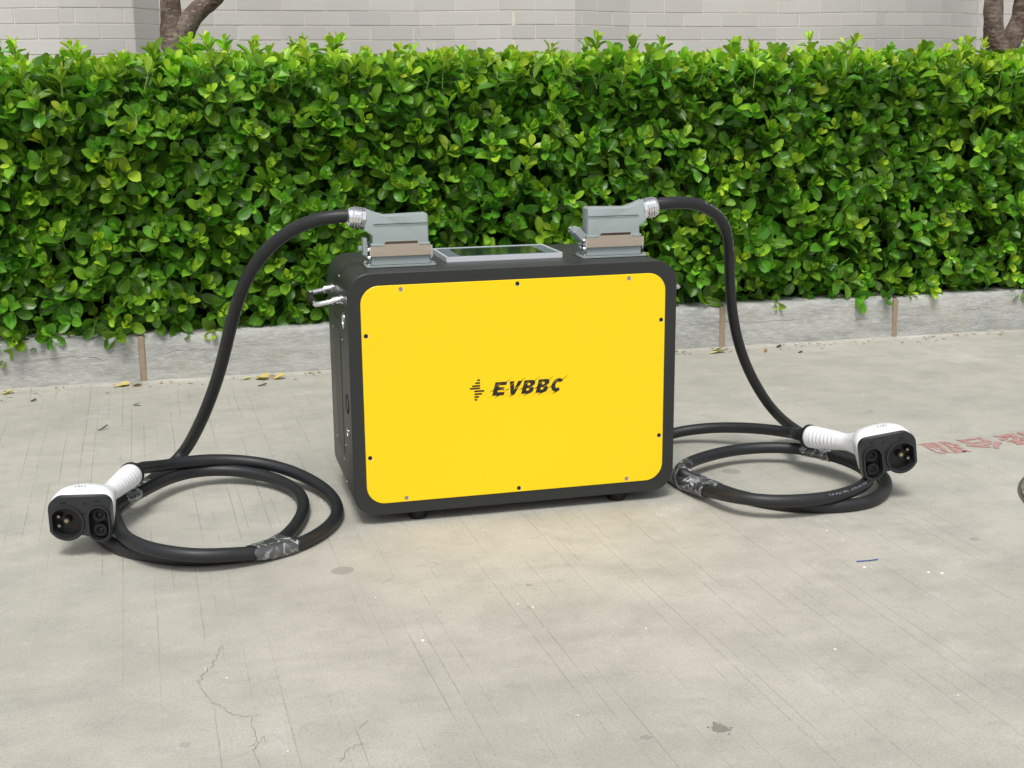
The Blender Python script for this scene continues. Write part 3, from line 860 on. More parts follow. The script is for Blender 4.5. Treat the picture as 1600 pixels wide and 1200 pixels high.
tree(2.66, 2.35, [([(-.012, 0, .84), (-.045, 0, .95), (-.05, 0, 1.08), (-.07, .02, 1.3), (-.15, .03, 1.8), (-.2, .05, 2.35)], .043, .026),
                  ([(.02, .0, .84), (.07, -.01, .96), (.075, -.01, 1.08), (.10, 0, 1.3), (.2, .02, 1.8), (.3, .05, 2.3)], .042, .026)],
     "rough brown tree trunk behind the hedge at the far right edge", 2)

# ================================================================= THE POWER UNIT
ZC, HW, HH, DP = .2597, .33, .2387, .324
M_case = simple("black_powder_coat", srgb(38, 41, 40), .42, spec=.5, grain=.12, gscale=900, bump=.06)
M_frontframe = simple("black_front_frame", srgb(36, 38, 38), .45, spec=.45, grain=.08, gscale=700, bump=.03)
def mat_yellow():
    t = NT("yellow_acrylic")
    t.set(Base_Color=(.98, .66, .007, 1), Roughness=.30)
    t.bsdf.inputs["Specular IOR Level"].default_value = .35
    n1 = t.noise(3, 3, .5, t.obj())
    t.l(t.math('ADD', .17, t.math('MULTIPLY', n1, .12)), t.bsdf.inputs["Roughness"])
    t.bump(t.noise(2.2, 2, .4, t.obj()), .35, .02)
    return t.m
M_yel = mat_yellow()
M_chrome = simple("chrome", (.82, .83, .85, 1), .12, 1.0)
M_steel = simple("stainless_clip", (.66, .57, .50, 1), .26, 1.0, grain=.06, gscale=200)  # brown reflection of the ground is tinted into the steel's base colour
M_grey = simple("grey_die_cast", srgb(148, 158, 157), .42, spec=.5, grain=.05, gscale=500, bump=.05)
M_silver = simple("silver_bezel", srgb(226, 230, 236), .32, .35, grain=.03, gscale=300)
M_rubber = simple("black_rubber", srgb(26, 27, 27), .6, spec=.35, grain=.15, gscale=300)
M_dark = simple("dark_socket", srgb(14, 14, 15), .35, spec=.5)
M_logo = simple("dark_logo_print", srgb(40, 34, 26), .5, spec=.4)
M_pale = simple("rim_glint", (.95, .78, .40, 1), .4)
M_brass = simple("brass_contact", (.50, .42, .28, 1), .25, 1.0)
M_screw = simple("screw_steel", (.45, .40, .36, 1), .35, .9)

unit = thing("power_unit", (0, .15, 0), "black portable power unit with a large yellow front panel standing on the concrete", "power unit")
U0 = Matrix.Translation((0, -.15, 0))
def uobj(m, name, mat, parent=unit, **kw):
    if parent is unit: m.xform(U0)
    return m.obj(name, mat, parent, **kw)

def rring(y, ins, r=.045, seg=12, hx=HW, hz=HH):
    return [(x, y, ZC + z_) for x, z_ in rrect(hx - ins, hz - ins, r - ins * .6, seg)]
m = MB()
m.loft([rring(.0, .0013), rring(.0013, 0), rring(.10, 0), rring(.20, 0), rring(DP - .004, 0), rring(DP - .001, .0012), rring(DP, .004)])
uobj(m, "case", M_case, angle=28)
# yellow panel with bevelled rim
PX, PZ = .3052, .2146
m = MB()
def pring(y, ins): return [(x, y, ZC + z_) for x, z_ in rrect(PX - ins, PZ - ins, .036 - ins, 14)]
m.loft([pring(-.0022, .0009), pring(-.0014, 0), pring(.0012, 0)])
panel = uobj(m, "front_panel", M_yel, angle=28)
PI = Matrix.Translation((0, -.15, 0))
def pobj(m, name, mat): return m.xform(PI).obj(name, mat, panel, angle=30)
for k, (x, z_) in enumerate([(-.228, .2067), (0, .2067), (.228, .2067), (.297, .12), (.297, -.12), (.228, -.2067), (0, -.2067), (-.228, -.2067), (-.297, .12), (-.297, -.12)]):
    q = MB()
    head = abs(abs(x) - .228) < .01
    c = (x, -.0021, ZC + z_)
    q.ringtube((x, -.0026, ZC + z_), (0, 1, 0), .0042, .0026, .0008, 20)
    q.cyl((x, -.0024, ZC + z_), (0, 1, 0), .0027, .0005, 16)
    q2 = MB(); q2.cyl((x + .0006, -.00235, ZC + z_ - .0008), (0, 1, 0), .0046, .0005, 22)  # pale disc set off-centre: paints the lit lower-right edge of the screw hole
    q2.xform(PI).obj("countersink_glint", M_pale, panel, angle=30)
    so_ = q.xform(PI).obj("screw", M_screw if head else M_dark, panel, angle=30)
# logo: stack of rounded bars and slanted lettering
for (a, b, c_) in ((455, 480, 180), (438, 480, 204), (412, 480, 228), (392, 480, 249), (430, 515, 273), (430, 495, 297), (430, 470, 321), (430, 455, 345)):
    x0 = -.0978 + (a - 392) * .00024; x1 = -.0978 + (b - 392) * .00024; zz = .2800 - (c_ - 180) * .000236
    zz -= 0.0
    q = MB(); hx = max((x1 - x0) / 2, .0022)
    q.plate(rrect(hx, .00165, .0016, 5, (x0 + x1) / 2, zz), (), -.00255, -.0021)
    pobj(q, "logo_bar", M_logo)
Bo = [(0, 0), (.66, 0), (.86, .05), (.97, .16), (1, .3), (.94, .43), (.82, .51), (.95, .59), (1, .73), (.96, .88), (.84, .97), (.68, 1), (0, 1)]
Bh = [[(.36, .22), (.56, .22), (.63, .31), (.56, .40), (.36, .40)], [(.36, .61), (.56, .61), (.62, .70), (.56, .79), (.36, .79)]]
Cc = []
for a in range(38, 323, 15): Cc.append((.52 + .52 * math.cos(R(a)), .5 + .5 * math.sin(R(a))))
for a in range(318, 40, -15): Cc.append((.54 + .20 * math.cos(R(a)), .5 + .24 * math.sin(R(a))))
GLY = {
 'E': ([(0, 0), (1, 0), (1, .24), (.38, .24), (.38, .39), (.9, .39), (.9, .61), (.38, .61), (.38, .76), (1, .76), (1, 1), (0, 1)], []),
 'V': ([(-.02, 1), (.36, 1), (.52, .38), (.72, 1), (1.08, 1), (.68, 0), (.34, 0)], []),
 'B': (Bo, Bh), 'C': (Cc, [])}
lh, lw, pit = .0268, .0235, .0294
for k, ch in enumerate("EVBBC"):
    x0 = -.0530 + pit * k; zb = .2467
    T_ = lambda p: (x0 + p[0] * lw + p[1] * lh * .27, zb + p[1] * lh)
    out, holes = GLY[ch]
    q = MB(); q.plate([T_(p) for p in out], [[T_(p) for p in h] for h in holes], -.00255, -.0021)
    # flicks of the torn lettering
    for fl in ([(.78, .86), (1.3, 1.28), (.95, .93)], [(.2, .15), (-.28, -.22), (.05, .02)], [(.55, .06), (.2, -.2), (.72, .02)], [(.05, .5), (-.3, .28), (.02, .38)]):
        q.plate([T_(p) for p in fl], (), -.00248, -.0021)
    lo = pobj(q, "letter", M_logo)
    q = MB()
    for fl in ([(.42, .30), (1.02, .62), (.98, .655)], [(.0, .62), (.42, .86), (.40, .885)]):
        q.plate([T_(p) for p in fl], (), -.00266, -.00256)
    pobj(q, "letter_cut", M_yel)
# feet
for (x, y) in ((-.2005, .032), (.2185, .032), (-.2005, .29), (.2185, .29)):
    q = MB(); q.tube([(x, y, .0), (x, y, .002), (x, y, .0212)], [.0165, .018, .0205], 24)
    uobj(q, "foot", M_rubber)
# handles on both sides
def handle(side, prot):
    s = -1 if side < 0 else 1
    xb = s * HW
    q = MB()
    pts = [(xb, .0800, .4385), (xb + s * prot * .8, .0800, .4385 - .006), (xb + s * prot, .087, .4385 - .008), (xb + s * prot, .155, .4305), (xb + s * prot, .222, .4305), (xb + s * prot * .8, .229, .4325), (xb, .229, .4385)]
    Q = [Vector(p) for p in pts]
    out = [Q[0]]
    out += catmull(Q[1:3], 3)
    out += [Q[3]] + catmull(Q[4:6], 3) + [Q[6]]
    q.tube(out, .0052, 14)
    h = uobj(q, "side_handle", M_chrome)
    for y in (.08, .229):
        q = MB(); q.tube([(xb - s * .001, y, .4385), (xb + s * .003, y, .4385), (xb + s * .003, y, .4385), (xb + s * .018, y, .4368), (xb + s * .019, y, .4367)], [.010, .010, .0078, .0078, .0066], 20)
        q.xform(U0).obj("ferrule", M_chrome, h)
    q = MB(); q.tube([(xb + s * prot, .100, .4305), (xb + s * prot, .209, .4305)], .0058, 16)
    q.xform(U0).obj("grip_sleeve", M_rubber, h)
handle(-1, .050); handle(1, .038)
# left side: ventilation grille, sockets, badge, access seam, small screws
def mat_grille():
    t = NT("perforated_grille"); o = t.obj()
    s = t.n("ShaderNodeSeparateXYZ"); t.l(o, s.inputs[0])
    a = t.math('DIVIDE', s.outputs[1], .006); b = t.math('DIVIDE', s.outputs[2], .0052)
    a = t.math('ADD', a, t.math('MULTIPLY', t.math('FLOOR', b), .5))
    fx = t.math('SUBTRACT', t.math('FRACT', a), .5); fz = t.math('SUBTRACT', t.math('FRACT', b), .5)
    r2 = t.math('ADD', t.math('MULTIPLY', fx, fx), t.math('MULTIPLY', fz, fz))
    hole = t.math('LESS_THAN', r2, .11)
    t.l(t.mix(hole, srgb(74, 78, 70), (.002, .002, .002, 1)), t.bsdf.inputs["Base Color"]); t.set(Roughness=.5)
    t.bump(t.math('SUBTRACT', 1.0, hole), .6, .001)
    return t.m
q = MB(); q.box(-HW - .0012, -HW + .001, .128, .232, .112, .365); uobj(q, "vent_grille", mat_grille(), smooth=False)
q = MB()
for zz in (.115, .362):
    pass
for (x0, y0, z0, y1, z1) in ((0, .1200, .3895, .2400, .3895),):
    q.box(-HW - .0006, -HW + .001, .120, .240, .3885, .3902)
uobj(q, "lid_seam", M_dark, smooth=False)
for (y, zz, r_, nm, mt) in ((.0655, .4004, .0165, "badge", M_chrome), (.052, .2365, .0190, "charge_socket", M_dark), (.0613, .1765, .0085, "push_button", M_chrome)):
    q = MB(); q.ringtube((-HW + .001, y, zz), (-1, 0, 0), r_, r_ * .78, .0025, 32)
    rg = uobj(q, nm, M_chrome if nm != "charge_socket" else M_rubber)
    q = MB(); q.cyl((-HW + .001, y, zz), (-1, 0, 0), r_ * .78, .0016, 32); q.xform(U0).obj("socket_face", M_dark if nm != "badge" else M_silver, rg)
for (y, zz) in ((.1385, .1008), (.10, .355), (.25, .355), (.10, .14), (.25, .12), (.112, .06), (.11, .48)):
    q = MB(); q.cyl((-HW + .0008, y, zz), (-1, 0, 0), .0028, .0018, 12); uobj(q, "side_screw", M_screw)
# touch display on top
ZT = ZC + HH
disp = None
m = MB()
dx0, dx1, dy0, dy1 = -.117, .1245, .106, .2585
dc, dd = (dx0 + dx1) / 2, (dy0 + dy1) / 2
q = MB(); q.plate(rrect((dx1 - dx0) / 2, (dy1 - dy0) / 2, .003, 3, dc, dd), [rrect((dx1 - dx0) / 2 - .005, (dy1 - dy0) / 2 - .005, .002, 3, dc, dd)], ZT - .0005, ZT + .0098, axis='z')
disp = uobj(q, "display_bezel", M_silver, smooth=False)
M_dborder = simple("display_border", srgb(116, 126, 140), .2, spec=.5)
M_glass = simple("display_glass", srgb(40, 46, 44), .08, spec=.6)
q = MB(); q.box(dx0 + .005, dx1 - .005, dy0 + .005, dy1 - .005, ZT - .0004, ZT + .0090); q.xform(U0).obj("display_border", M_dborder, disp, smooth=False)
q = MB(); q.plate(rrect(.0885, .056, .008, 6, dc + .0, dd), (), ZT + .0085, ZT + .00935, axis='z'); q.xform(U0).obj("display_glass", M_glass, disp, smooth=False)

# connector sockets on top of the case (base housing, flange, clip, lid)
def conn_base(cx, cy, lid_big):
    def cobj(m, name, mat, parent=unit, **kw):
        m.xform(Matrix.Translation((cx, cy, ZT)) @ Matrix.Identity(4)); m.xform(U0)
        return m.obj(name, mat, parent, **kw)
    q = MB(); q.plate(rrect(.0690, .0310, .006, 5), (), -.0002, .0035, axis='z')
    fl = cobj(q, "socket_flange", M_grey)
    q = MB(); q.bevbox(-.0575, .0575, -.0215, .0215, .0034, .040, .0015)
    hs = cobj(q, "socket_housing", M_grey, fl)
    q = MB(); q.plate(rrect(.071, .033, .006, 5), (), -.0003, .0009, axis='z'); cobj(q, "gasket", M_rubber, fl)
    for sx in (-1, 1):
        for sy in (-1, 1):
            q = MB(); q.tube([(sx * .0625, sy * .0235, .003), (sx * .0625, sy * .0235, .0062), (sx * .0625, sy * .0235, .0075)], [.0042, .0042, .0026], 14)
            q.box(sx * .0625 - .003, sx * .0625 + .003, sy * .0235 - .0004, sy * .0235 + .0004, .0074, .0078)
            cobj(q, "flange_screw", M_chrome, fl)
    # locking clip: front and back plates with raised lip, side levers and pivots
    for sy, nm in ((-1, "locking_clip"), (1, "locking_clip")):
        q = MB()
        y0, y1 = sorted((sy * .0245, sy * .0262))
        outline = [(-.0595, .0215), (.0595, .0215), (.0595, .0405), (.036, .0405), (.033, .0448), (-.033, .0448), (-.036, .0405), (-.0595, .0405)]
        q.plate(outline, (), y0, y1)
        # out-turned lip
        q.add([(-.033, sy * .0262, .0448), (.033, sy * .0262, .0448), (.031, sy * .0345, .0505), (-.031, sy * .0345, .0505),
               (-.033, sy * .0245, .0448), (.033, sy * .0245, .0448), (.031, sy * .0335, .0512), (-.031, sy * .0335, .0512)],
              [(0, 1, 2, 3), (4, 7, 6, 5), (3, 2, 6, 7), (0, 4, 5, 1), (0, 3, 7, 4), (1, 5, 6, 2)])
        for sx in (-1, 1):
            a0, a1 = sorted((sx * .0595, sx * .040))
            for zz in (.0305,):
                q.box(a0, a1, min(sy * .0262, sy * .0285), max(sy * .0262, sy * .0285), zz, zz + .0022)
        cl = cobj(q, nm, M_steel, fl, smooth=False)
        for sx in (-1, 1):
            q = MB()
            x0, x1 = sorted((sx * .0595, sx * .0612))
            q.add([(x0, sy * .0262, .0215), (x0, sy * .0262, .0405), (x0, sy * .008, .0385), (x0, sy * .004, .018), (x0, sy * .010, .012), (x0, sy * .020, .014),
                   (x1, sy * .0262, .0215), (x1, sy * .0262, .0405), (x1, sy * .008, .0385), (x1, sy * .004, .018), (x1, sy * .010, .012), (x1, sy * .020, .014)],
                  [(0, 1, 2, 3, 4, 5), (11, 10, 9, 8, 7, 6), (0, 6, 7, 1), (1, 7, 8, 2), (2, 8, 9, 3), (3, 9, 10, 4), (4, 10, 11, 5), (5, 11, 6, 0)])
            for (yy, zz) in ((sy * .012, .018), (sy * .010, .034)):
                q.cyl((sx * .0575, yy, zz), (sx, 0, 0), .0036, .0065, 14, bev=.0008)
            cobj(q, "clip_lever", M_chrome, fl, angle=30)
    # hinged protective lid folded out at the left end
    if lid_big:
        q = MB(); M1 = Matrix.Translation((-.0655, 0.012, .020)) @ Matrix.Rotation(R(48), 4, 'Y')
        w_, d_, h_ = .030, .021, .015
        q.plate([(-w_ / 2 - .002, -d_), (w_ / 2, -d_), (w_ / 2, d_), (-w_ / 2 - .002, d_)], (), -.002, .0, axis='z')
        for a in ((-w_ / 2 - .002, w_ / 2, -d_, -d_ + .003), (-w_ / 2 - .002, w_ / 2, d_ - .003, d_), (-w_ / 2 - .002, -w_ / 2 + .001, -d_ + .003, d_ - .003), (w_ / 2 - .003, w_ / 2, -d_ + .003, d_ - .003)):
            q.box(*a, -.0015, h_)
        q.box(-w_ / 2 - .011, -w_ / 2 - .002, -.006, .006, .000, .006)
        q.xform(Matrix.Translation((-.003, 0, .018)) @ M1)
        cobj(q, "protective_lid", M_grey, fl, smooth=False)
    else:
        q = MB(); q.bevbox(-.072, -.0635, -.012, .014, .022, .056, .001); q.bevbox(-.080, -.072, -.004, .006, .031, .040, .001)
        cobj(q, "protective_lid", M_grey, fl, smooth=False)
conn_base(-.2122, .0985, False)
conn_base(.2250, .1020, True)

# ================================================================= CHARGING CABLES
CR = .0128
def rad_at(k, right):
    """the jacket is a little flattened where it stands free"""
    T_ = [(0, .98), (2, 1.0), (5, .90 if right else 1.03), (10, .90 if right else 1.06), (12, 1.0), (99, 1.0)]
    for (a, ra), (b, rb) in zip(T_, T_[1:]):
        if k <= b: return ra + (rb - ra) * max(0, k - a) / (b - a)
    return 1.0
def mat_cable():
    t = NT("cable_jacket")
    t.set(Base_Color=srgb(34, 36, 38), Roughness=.46)
    t.bsdf.inputs["Specular IOR Level"].default_value = .45
    P = t.pos(); n1 = t.noise(26, 4, .6, P); n2 = t.noise(180, 4, .7, P)
    c = t.mix(t.math('MULTIPLY', t.ramp(n2, .62, .74), .18), srgb(33, 35, 37), srgb(120, 118, 110))
    c = t.mix(t.math('MULTIPLY', t.ramp(n1, .5, .8), .25), c, srgb(60, 60, 58))
    t.l(c, t.bsdf.inputs["Base Color"])
    t.l(t.math('ADD', .38, t.math('MULTIPLY', n1, .18)), t.bsdf.inputs["Roughness"])
    t.bump(n2, .08, .0006)
    return t.m
M_cable = mat_cable()
M_white = simple("white_plastic", srgb(232, 233, 236), .32, spec=.5, grain=.02, gscale=80)
M_plugblk = simple("black_plug_plastic", srgb(38, 41, 43), .38, spec=.5, grain=.08, gscale=400, bump=.03)
M_print = simple("pale_print", srgb(176, 182, 184), .6)
M_gprint = simple("grey_print", srgb(176, 180, 186), .6)
def mat_tape():
    t = NT("clear_film_wrap"); o = t.obj()
    d = t.n("ShaderNodeTexNoise"); d.inputs["Scale"].default_value = 38; d.inputs["Detail"].default_value = 4; d.inputs["Distortion"].default_value = .7
    t.l(o, d.inputs["Vector"])
    rid = t.math('SUBTRACT', 1.0, t.math('MULTIPLY', t.math('ABSOLUTE', t.math('SUBTRACT', d.outputs[0], .5)), 16.0), clamp=True)
    rid2 = t.math('MULTIPLY', rid, t.ramp(t.noise(40, 3, .6, o), .38, .6))
    t.set(Base_Color=(.78, .80, .82, 1), Roughness=.2)
    t.bump(d.outputs[0], .9, .004)
    gl = t.n("ShaderNodeBsdfGlossy"); gl.inputs["Roughness"].default_value = .14; gl.inputs[0].default_value = (.9, .9, .92, 1)
    bp = [x for x in t.t.nodes if x.type == 'BUMP'][0]
    t.l(bp.outputs[0], gl.inputs["Normal"])
    tr = t.n("ShaderNodeBsdfTransparent")
    lw = t.n("ShaderNodeLayerWeight"); lw.inputs[0].default_value = .35; t.l(bp.outputs[0], lw.inputs["Normal"])
    m1 = t.n("ShaderNodeMixShader"); t.l(t.math('ADD', .10, t.math('MULTIPLY', lw.outputs["Fresnel"], .6), clamp=True), m1.inputs[0])
    t.l(tr.outputs[0], m1.inputs[1]); t.l(gl.outputs[0], m1.inputs[2])
    m2 = t.n("ShaderNodeMixShader"); t.l(t.math('ADD', .05, t.math('MULTIPLY', rid2, .7)), m2.inputs[0])
    t.l(m1.outputs[0], m2.inputs[1]); t.l(t.bsdf.outputs[0], m2.inputs[2]); t.l(m2.outputs[0], t.out.inputs[0])
    return t.m
M_tape = mat_tape()

def stadium_wrap(Q, centre, half, fa, fb, seed, n=16, grow=.0016):
    """film wrapped around the two strands of Q that pass by centre; fa, fb: index ranges of the strands"""
    c_ = Vector((*centre, 0))
    ic = min(range(*fa), key=lambda i: (Vector((Q[i].x, Q[i].y, 0)) - c_).length)
    ia = ic
    while ia > 0 and (Q[ia] - Q[ic]).length < half: ia -= 1
    ib = ic
    while ib < len(Q) - 1 and (Q[ib] - Q[ic]).length < half: ib += 1
    other = fb
    r_ = random.Random(seed); m = MB(); rings = []
    for k in range(n + 1):
        f = ia + (ib - ia) * k / n; i = int(f); a = Q[i].lerp(Q[min(i + 1, len(Q) - 1)], f - i)
        t_ = (Q[min(i + 3, len(Q) - 1)] - Q[max(i - 3, 0)]).normalized()
        b = a
        if other:
            # nearest point of the other strand in the plane across t_
            best = None
            for j in range(other[0], other[1]):
                d = abs((Q[j] - a).dot(t_))
                if best is None or d < best[0]: best = (d, Q[j] - t_ * (Q[j] - a).dot(t_))
            b = best[1]
            if (b - a).length > .050: b = a + (b - a).normalized() * .002
        e = (b - a)
        if e.length < 1e-4: e = Vector((0, 0, 1)); L = 0
        else: L = e.length
        e = (e - t_ * e.dot(t_)).normalized(); w = t_.cross(e)
        ring = []
        seg = 14
        rr = CR + grow
        for s in range(seg + 1):
            an = math.pi * (s / seg) - math.pi / 2
            ring.append(b + (e * math.cos(an) + w * math.sin(an)) * (rr + r_.uniform(-.0007, .0010)) if L else a + (e * math.cos(an) + w * math.sin(an)) * rr)
        for s in range(seg + 1):
            an = math.pi * (s / seg) + math.pi / 2
            ring.append(a + (e * math.cos(an) + w * math.sin(an)) * (rr + r_.uniform(-.0007, .0010)))
        for s in range(len(ring)):
            if ring[s].z < .0012: ring[s].z = .0012
        rings.append([p + t_ * (.004 * math.sin(s * .9 + seed) if k in (0, n) else 0) for s, p in enumerate(ring)])
    m.loft(rings, False, False)
    return m

def plug_geometry():
    S = .00016
    def pt(cx, cy): return ((cx - 520) * S, (810 - cy) * S)
    def arc(cx, cy, r, a0, a1, n):
        return [pt(cx + r * math.cos(R(a0 + (a1 - a0) * k / n)), cy - r * math.sin(R(a0 + (a1 - a0) * k / n))) for k in range(n + 1)]
    out = arc(296, 684, 161, 180, 92, 10) + arc(790, 638, 117, 88, 0, 8) + arc(757, 967, 148, 0, -150, 14) + [pt(590, 1032), pt(560, 1020), pt(535, 1024)] + arc(350, 850, 240, -43, -152, 12)
    circ = arc(355, 850, 196, -150, 150, 36)
    pill = arc(752, 778, 118, 0, 180, 14) + arc(752, 962, 118, 180, 360, 14)
    circ_o = arc(355, 850, 216, -150, 150, 36)
    pill_o = arc(752, 778, 138, 0, 180, 14) + arc(752, 962, 138, 180, 360, 14)
    return S, pt, out, circ, pill, circ_o, pill_o

def make_plug(parent, M, collar_w, mirror):
    """M: plug frame in world; collar_w: world point where the cable enters"""
    mx = -1 if mirror else 1
    F = Matrix.Scale(-1, 4, (1, 0, 0)) if mirror else Matrix.Identity(4)
    TW = PINV[parent.name] @ M @ F
    def po(m, name, mat, par=parent, **kw):
        m.xform(TW); return m.obj(name, mat, par, **kw)
    S, pt, out, circ, pill, circ_o, pill_o = plug_geometry()
    # black face body (solid ring with two cavities)
    q = MB()
    q.plate(out, [circ, pill], .004, .021)
    face = po(q, "plug_face", M_plugblk, angle=30)
    q = MB(); q.plate(circ_o, [circ], -.001, .0045); q.plate(pill_o, [pill], -.001, .0046)
    po(q, "socket_rim", M_plugblk, face, angle=30)
    q = MB(); q.plate([p for p in out], (), .0205, .0215); po(q, "socket_floor", M_dark, face, angle=30)
    for cy in (770, 965):
        x, z_ = pt(750, cy)
        q = MB(); q.ringtube((x, .008, z_), (0, 1, 0), 80 * S, 46 * S, .0125, 28); q.ringtube((x, .010, z_), (0, 1, 0), 34 * S, 20 * S, .0105, 24)
        pn = po(q, "power_pin_socket", M_rubber, face, angle=30)
        q = MB(); q.cyl((x, .0165, z_), (0, 1, 0), 20 * S, .003, 18); po(q, "contact", M_screw, face, angle=30)
    for (cx, cy, r_) in ((245, 785, 32), (245, 905, 32), (338, 842, 50)):
        x, z_ = pt(cx, cy)
        q = MB(); q.ringtube((x, .010, z_), (0, 1, 0), r_ * S, r_ * .55 * S, .0105, 22); po(q, "pin_socket", M_rubber, face, angle=30)
        q = MB(); q.cyl((x, .010, z_), (0, 1, 0), r_ * .5 * S, .009, 16); po(q, "contact", M_brass if r_ == 50 else M_screw, face, angle=30)
    # small latch slots on the face
    for cx, cy, w_, h_ in ((330, 592, 34, 10), (745, 580, 30, 9), (590, 608, 22, 7), (572, 738, 22, 9)):
        q = MB(); x, z_ = pt(cx, cy); q.box(x - w_ * S, x + w_ * S, .0032, .0042, z_ - h_ * S, z_ + h_ * S)
        po(q, "latch_slot", M_dark, face, smooth=False)
    # white shell lofted into the ribbed handle
    hull = [p for p in out if p[1] > -.020] + [(.052, -.034), (.036, -.040), (.010, -.038), (-.020, -.036), (-.048, -.030)]
    hull = sorted(hull, key=lambda p: math.atan2(p[1], p[0]))
    N = 56
    def resample(poly, n_):
        res = []
        for k in range(n_):
            a = 2 * math.pi * k / n_; d = Vector((math.cos(a), math.sin(a)))
            best = 0
            for i in range(len(poly)):
                p, q_ = Vector(poly[i]), Vector(poly[(i + 1) % len(poly)])
                e = q_ - p; den = d.x * e.y - d.y * e.x
                if abs(den) < 1e-12: continue
                t_ = (p.x * e.y - p.y * e.x) / den; s_ = (p.x * d.y - p.y * d.x) / den
                if -1e-6 <= s_ <= 1 + 1e-6 and t_ > best: best = t_
            res.append((d.x * best, d.y * best))
        return res
    H = resample(hull, N)
    Cl = (M @ F).inverted() @ Vector(collar_w)
    axis_s = Vector((.010, .058, .008))
    hd = (Cl - axis_s).normalized()
    upv = Vector((0, 0, 1)); sd = upv.cross(hd) * -1; sd.normalize(); uu = sd.cross(hd) * -1
    if uu.z < 0: uu = -uu
    def hring(p, r_, e=1.0):
        return [p + sd * (r_ * math.cos(2 * math.pi * k / N)) + uu * (r_ * e * math.sin(2 * math.pi * k / N)) for k in range(N)]
    if sd.x < 0: sd = -sd
    def fring(y, sc, dz=0, sz=None, dome=0):
        sz = sc if sz is None else sz
        return [Vector((p[0] * sc * (1 - dome * 3 * max(0, p[1] / .05)), y, p[1] * sz + dz + dome * max(0, 1 - (p[0] / .062) ** 2) * max(0, min(1, p[1] / .03)))) for p in H]
    rings = [fring(.0214, .985), fring(.0225, 1.02), fring(.026, 1.035, 0, None, .001), fring(.034, 1.035, .001, None, .005), fring(.044, 1.02, .001, None, .009), fring(.054, .99, .001, .98, .011), fring(.066, .93, .002, .92, .011), fring(.075, .84, .004, .84, .009)]
    Lh = (Cl - axis_s).length
    neck = hring(axis_s + hd * (Lh * .40), .0195)
    b0 = fring(.081, .74, .006, .72, .005)
    for f in (0, .25, .5, .75, 1.0):
        g_ = f * f * (3 - 2 * f)
        rings.append([b0[k].lerp(neck[k], g_) + hd * (.010 * math.sin(math.pi * f) * -.3) for k in range(N)])
    n_r = 90
    for k in range(1, n_r + 1):
        f = .40 + .60 * k / n_r
        r_ = .0195 + (.0262 - .0195) * ((f - .40) / .60) ** 1.2
        if .52 < f < .92:
            ph = (f - .52) / .40 * 7; r_ += .0017 * abs(math.sin(math.pi * ph)) - .0011
        if f > .97: r_ -= .0012 * (f - .97) / .03
        rings.append(hring(axis_s + hd * (Lh * f), r_))
    q = MB(); q.loft(rings)
    sh = po(q, "plug_shell", M_white, angle=50)
    # black collar and boot
    q = MB(); q.loft([hring(Cl + hd * d_, r_) for d_, r_ in ((-.001, .0262), (.0, .0275), (.006, .0275), (.008, .0262), (.012, .0200), (.022, .0165), (.034, .0134))])
    po(q, "cable_boot", M_rubber, angle=40)
    # faint grey marks printed on top of the shell (kept as small raised strokes)
    q = MB()
    yb = .040
    for i, (x, w_, dz_, dy) in enumerate(((-.016, .0018, 0, 0), (-.0115, .0032, 0, .001), (-.007, .0012, 0, -.001), (-.0035, .0026, 0, 0.0), (.003, .0008, 0, 0.001), (.005, .0008, 0, -.001))):
        zt_ = pt(520, 524)[1] * 1.025 + .0098 * (1 - (x / .062) ** 2)
        q.box(x, x + w_, yb - .001 + dy, yb + .006 + dy * 2, zt_ - .003, zt_ + .0008)
    po(q, "shell_print", M_gprint, sh, smooth=False)
    return Cl, hd

PINV = {}
def cable_print(Q, i0, i1, text_seed, parent, up=Vector((0, -.75, .65))):
    """rows of tiny pale characters printed along the jacket"""
    r_ = random.Random(text_seed); m = MB()
    s = 0.0; i = i0
    P = Q[i0:i1]
    acc = 0
    for a, b in zip(P, P[1:]):
        t_ = (b - a).normalized(); L = (b - a).length; e = (up - t_ * up.dot(t_)).normalized(); w = t_.cross(e)
        k = 0.0
        while k < L:
            acc += .0042; k += .0042
            if int(acc / .0042) % 5 == 0: continue
            c = a + t_ * k + e * (CR + .0001)
            for stroke in range(2):
                o = r_.uniform(-.0012, .0012)
                if r_.random() < .5: A, B = w * -.0018 + t_ * o, w * .0018 + t_ * o
                else:
                    h_ = r_.choice((-.0016, 0, .0016)); A, B = w * h_ - t_ * .0012, w * h_ + t_ * .0012
                dv = (B - A).normalized().cross(e) * .00035
                p = [c + A - dv, c + B - dv, c + B + dv, c + A + dv]
                lift = e * .00025
                m.add([x + lift for x in p], [(0, 1, 2, 3)])
    return m

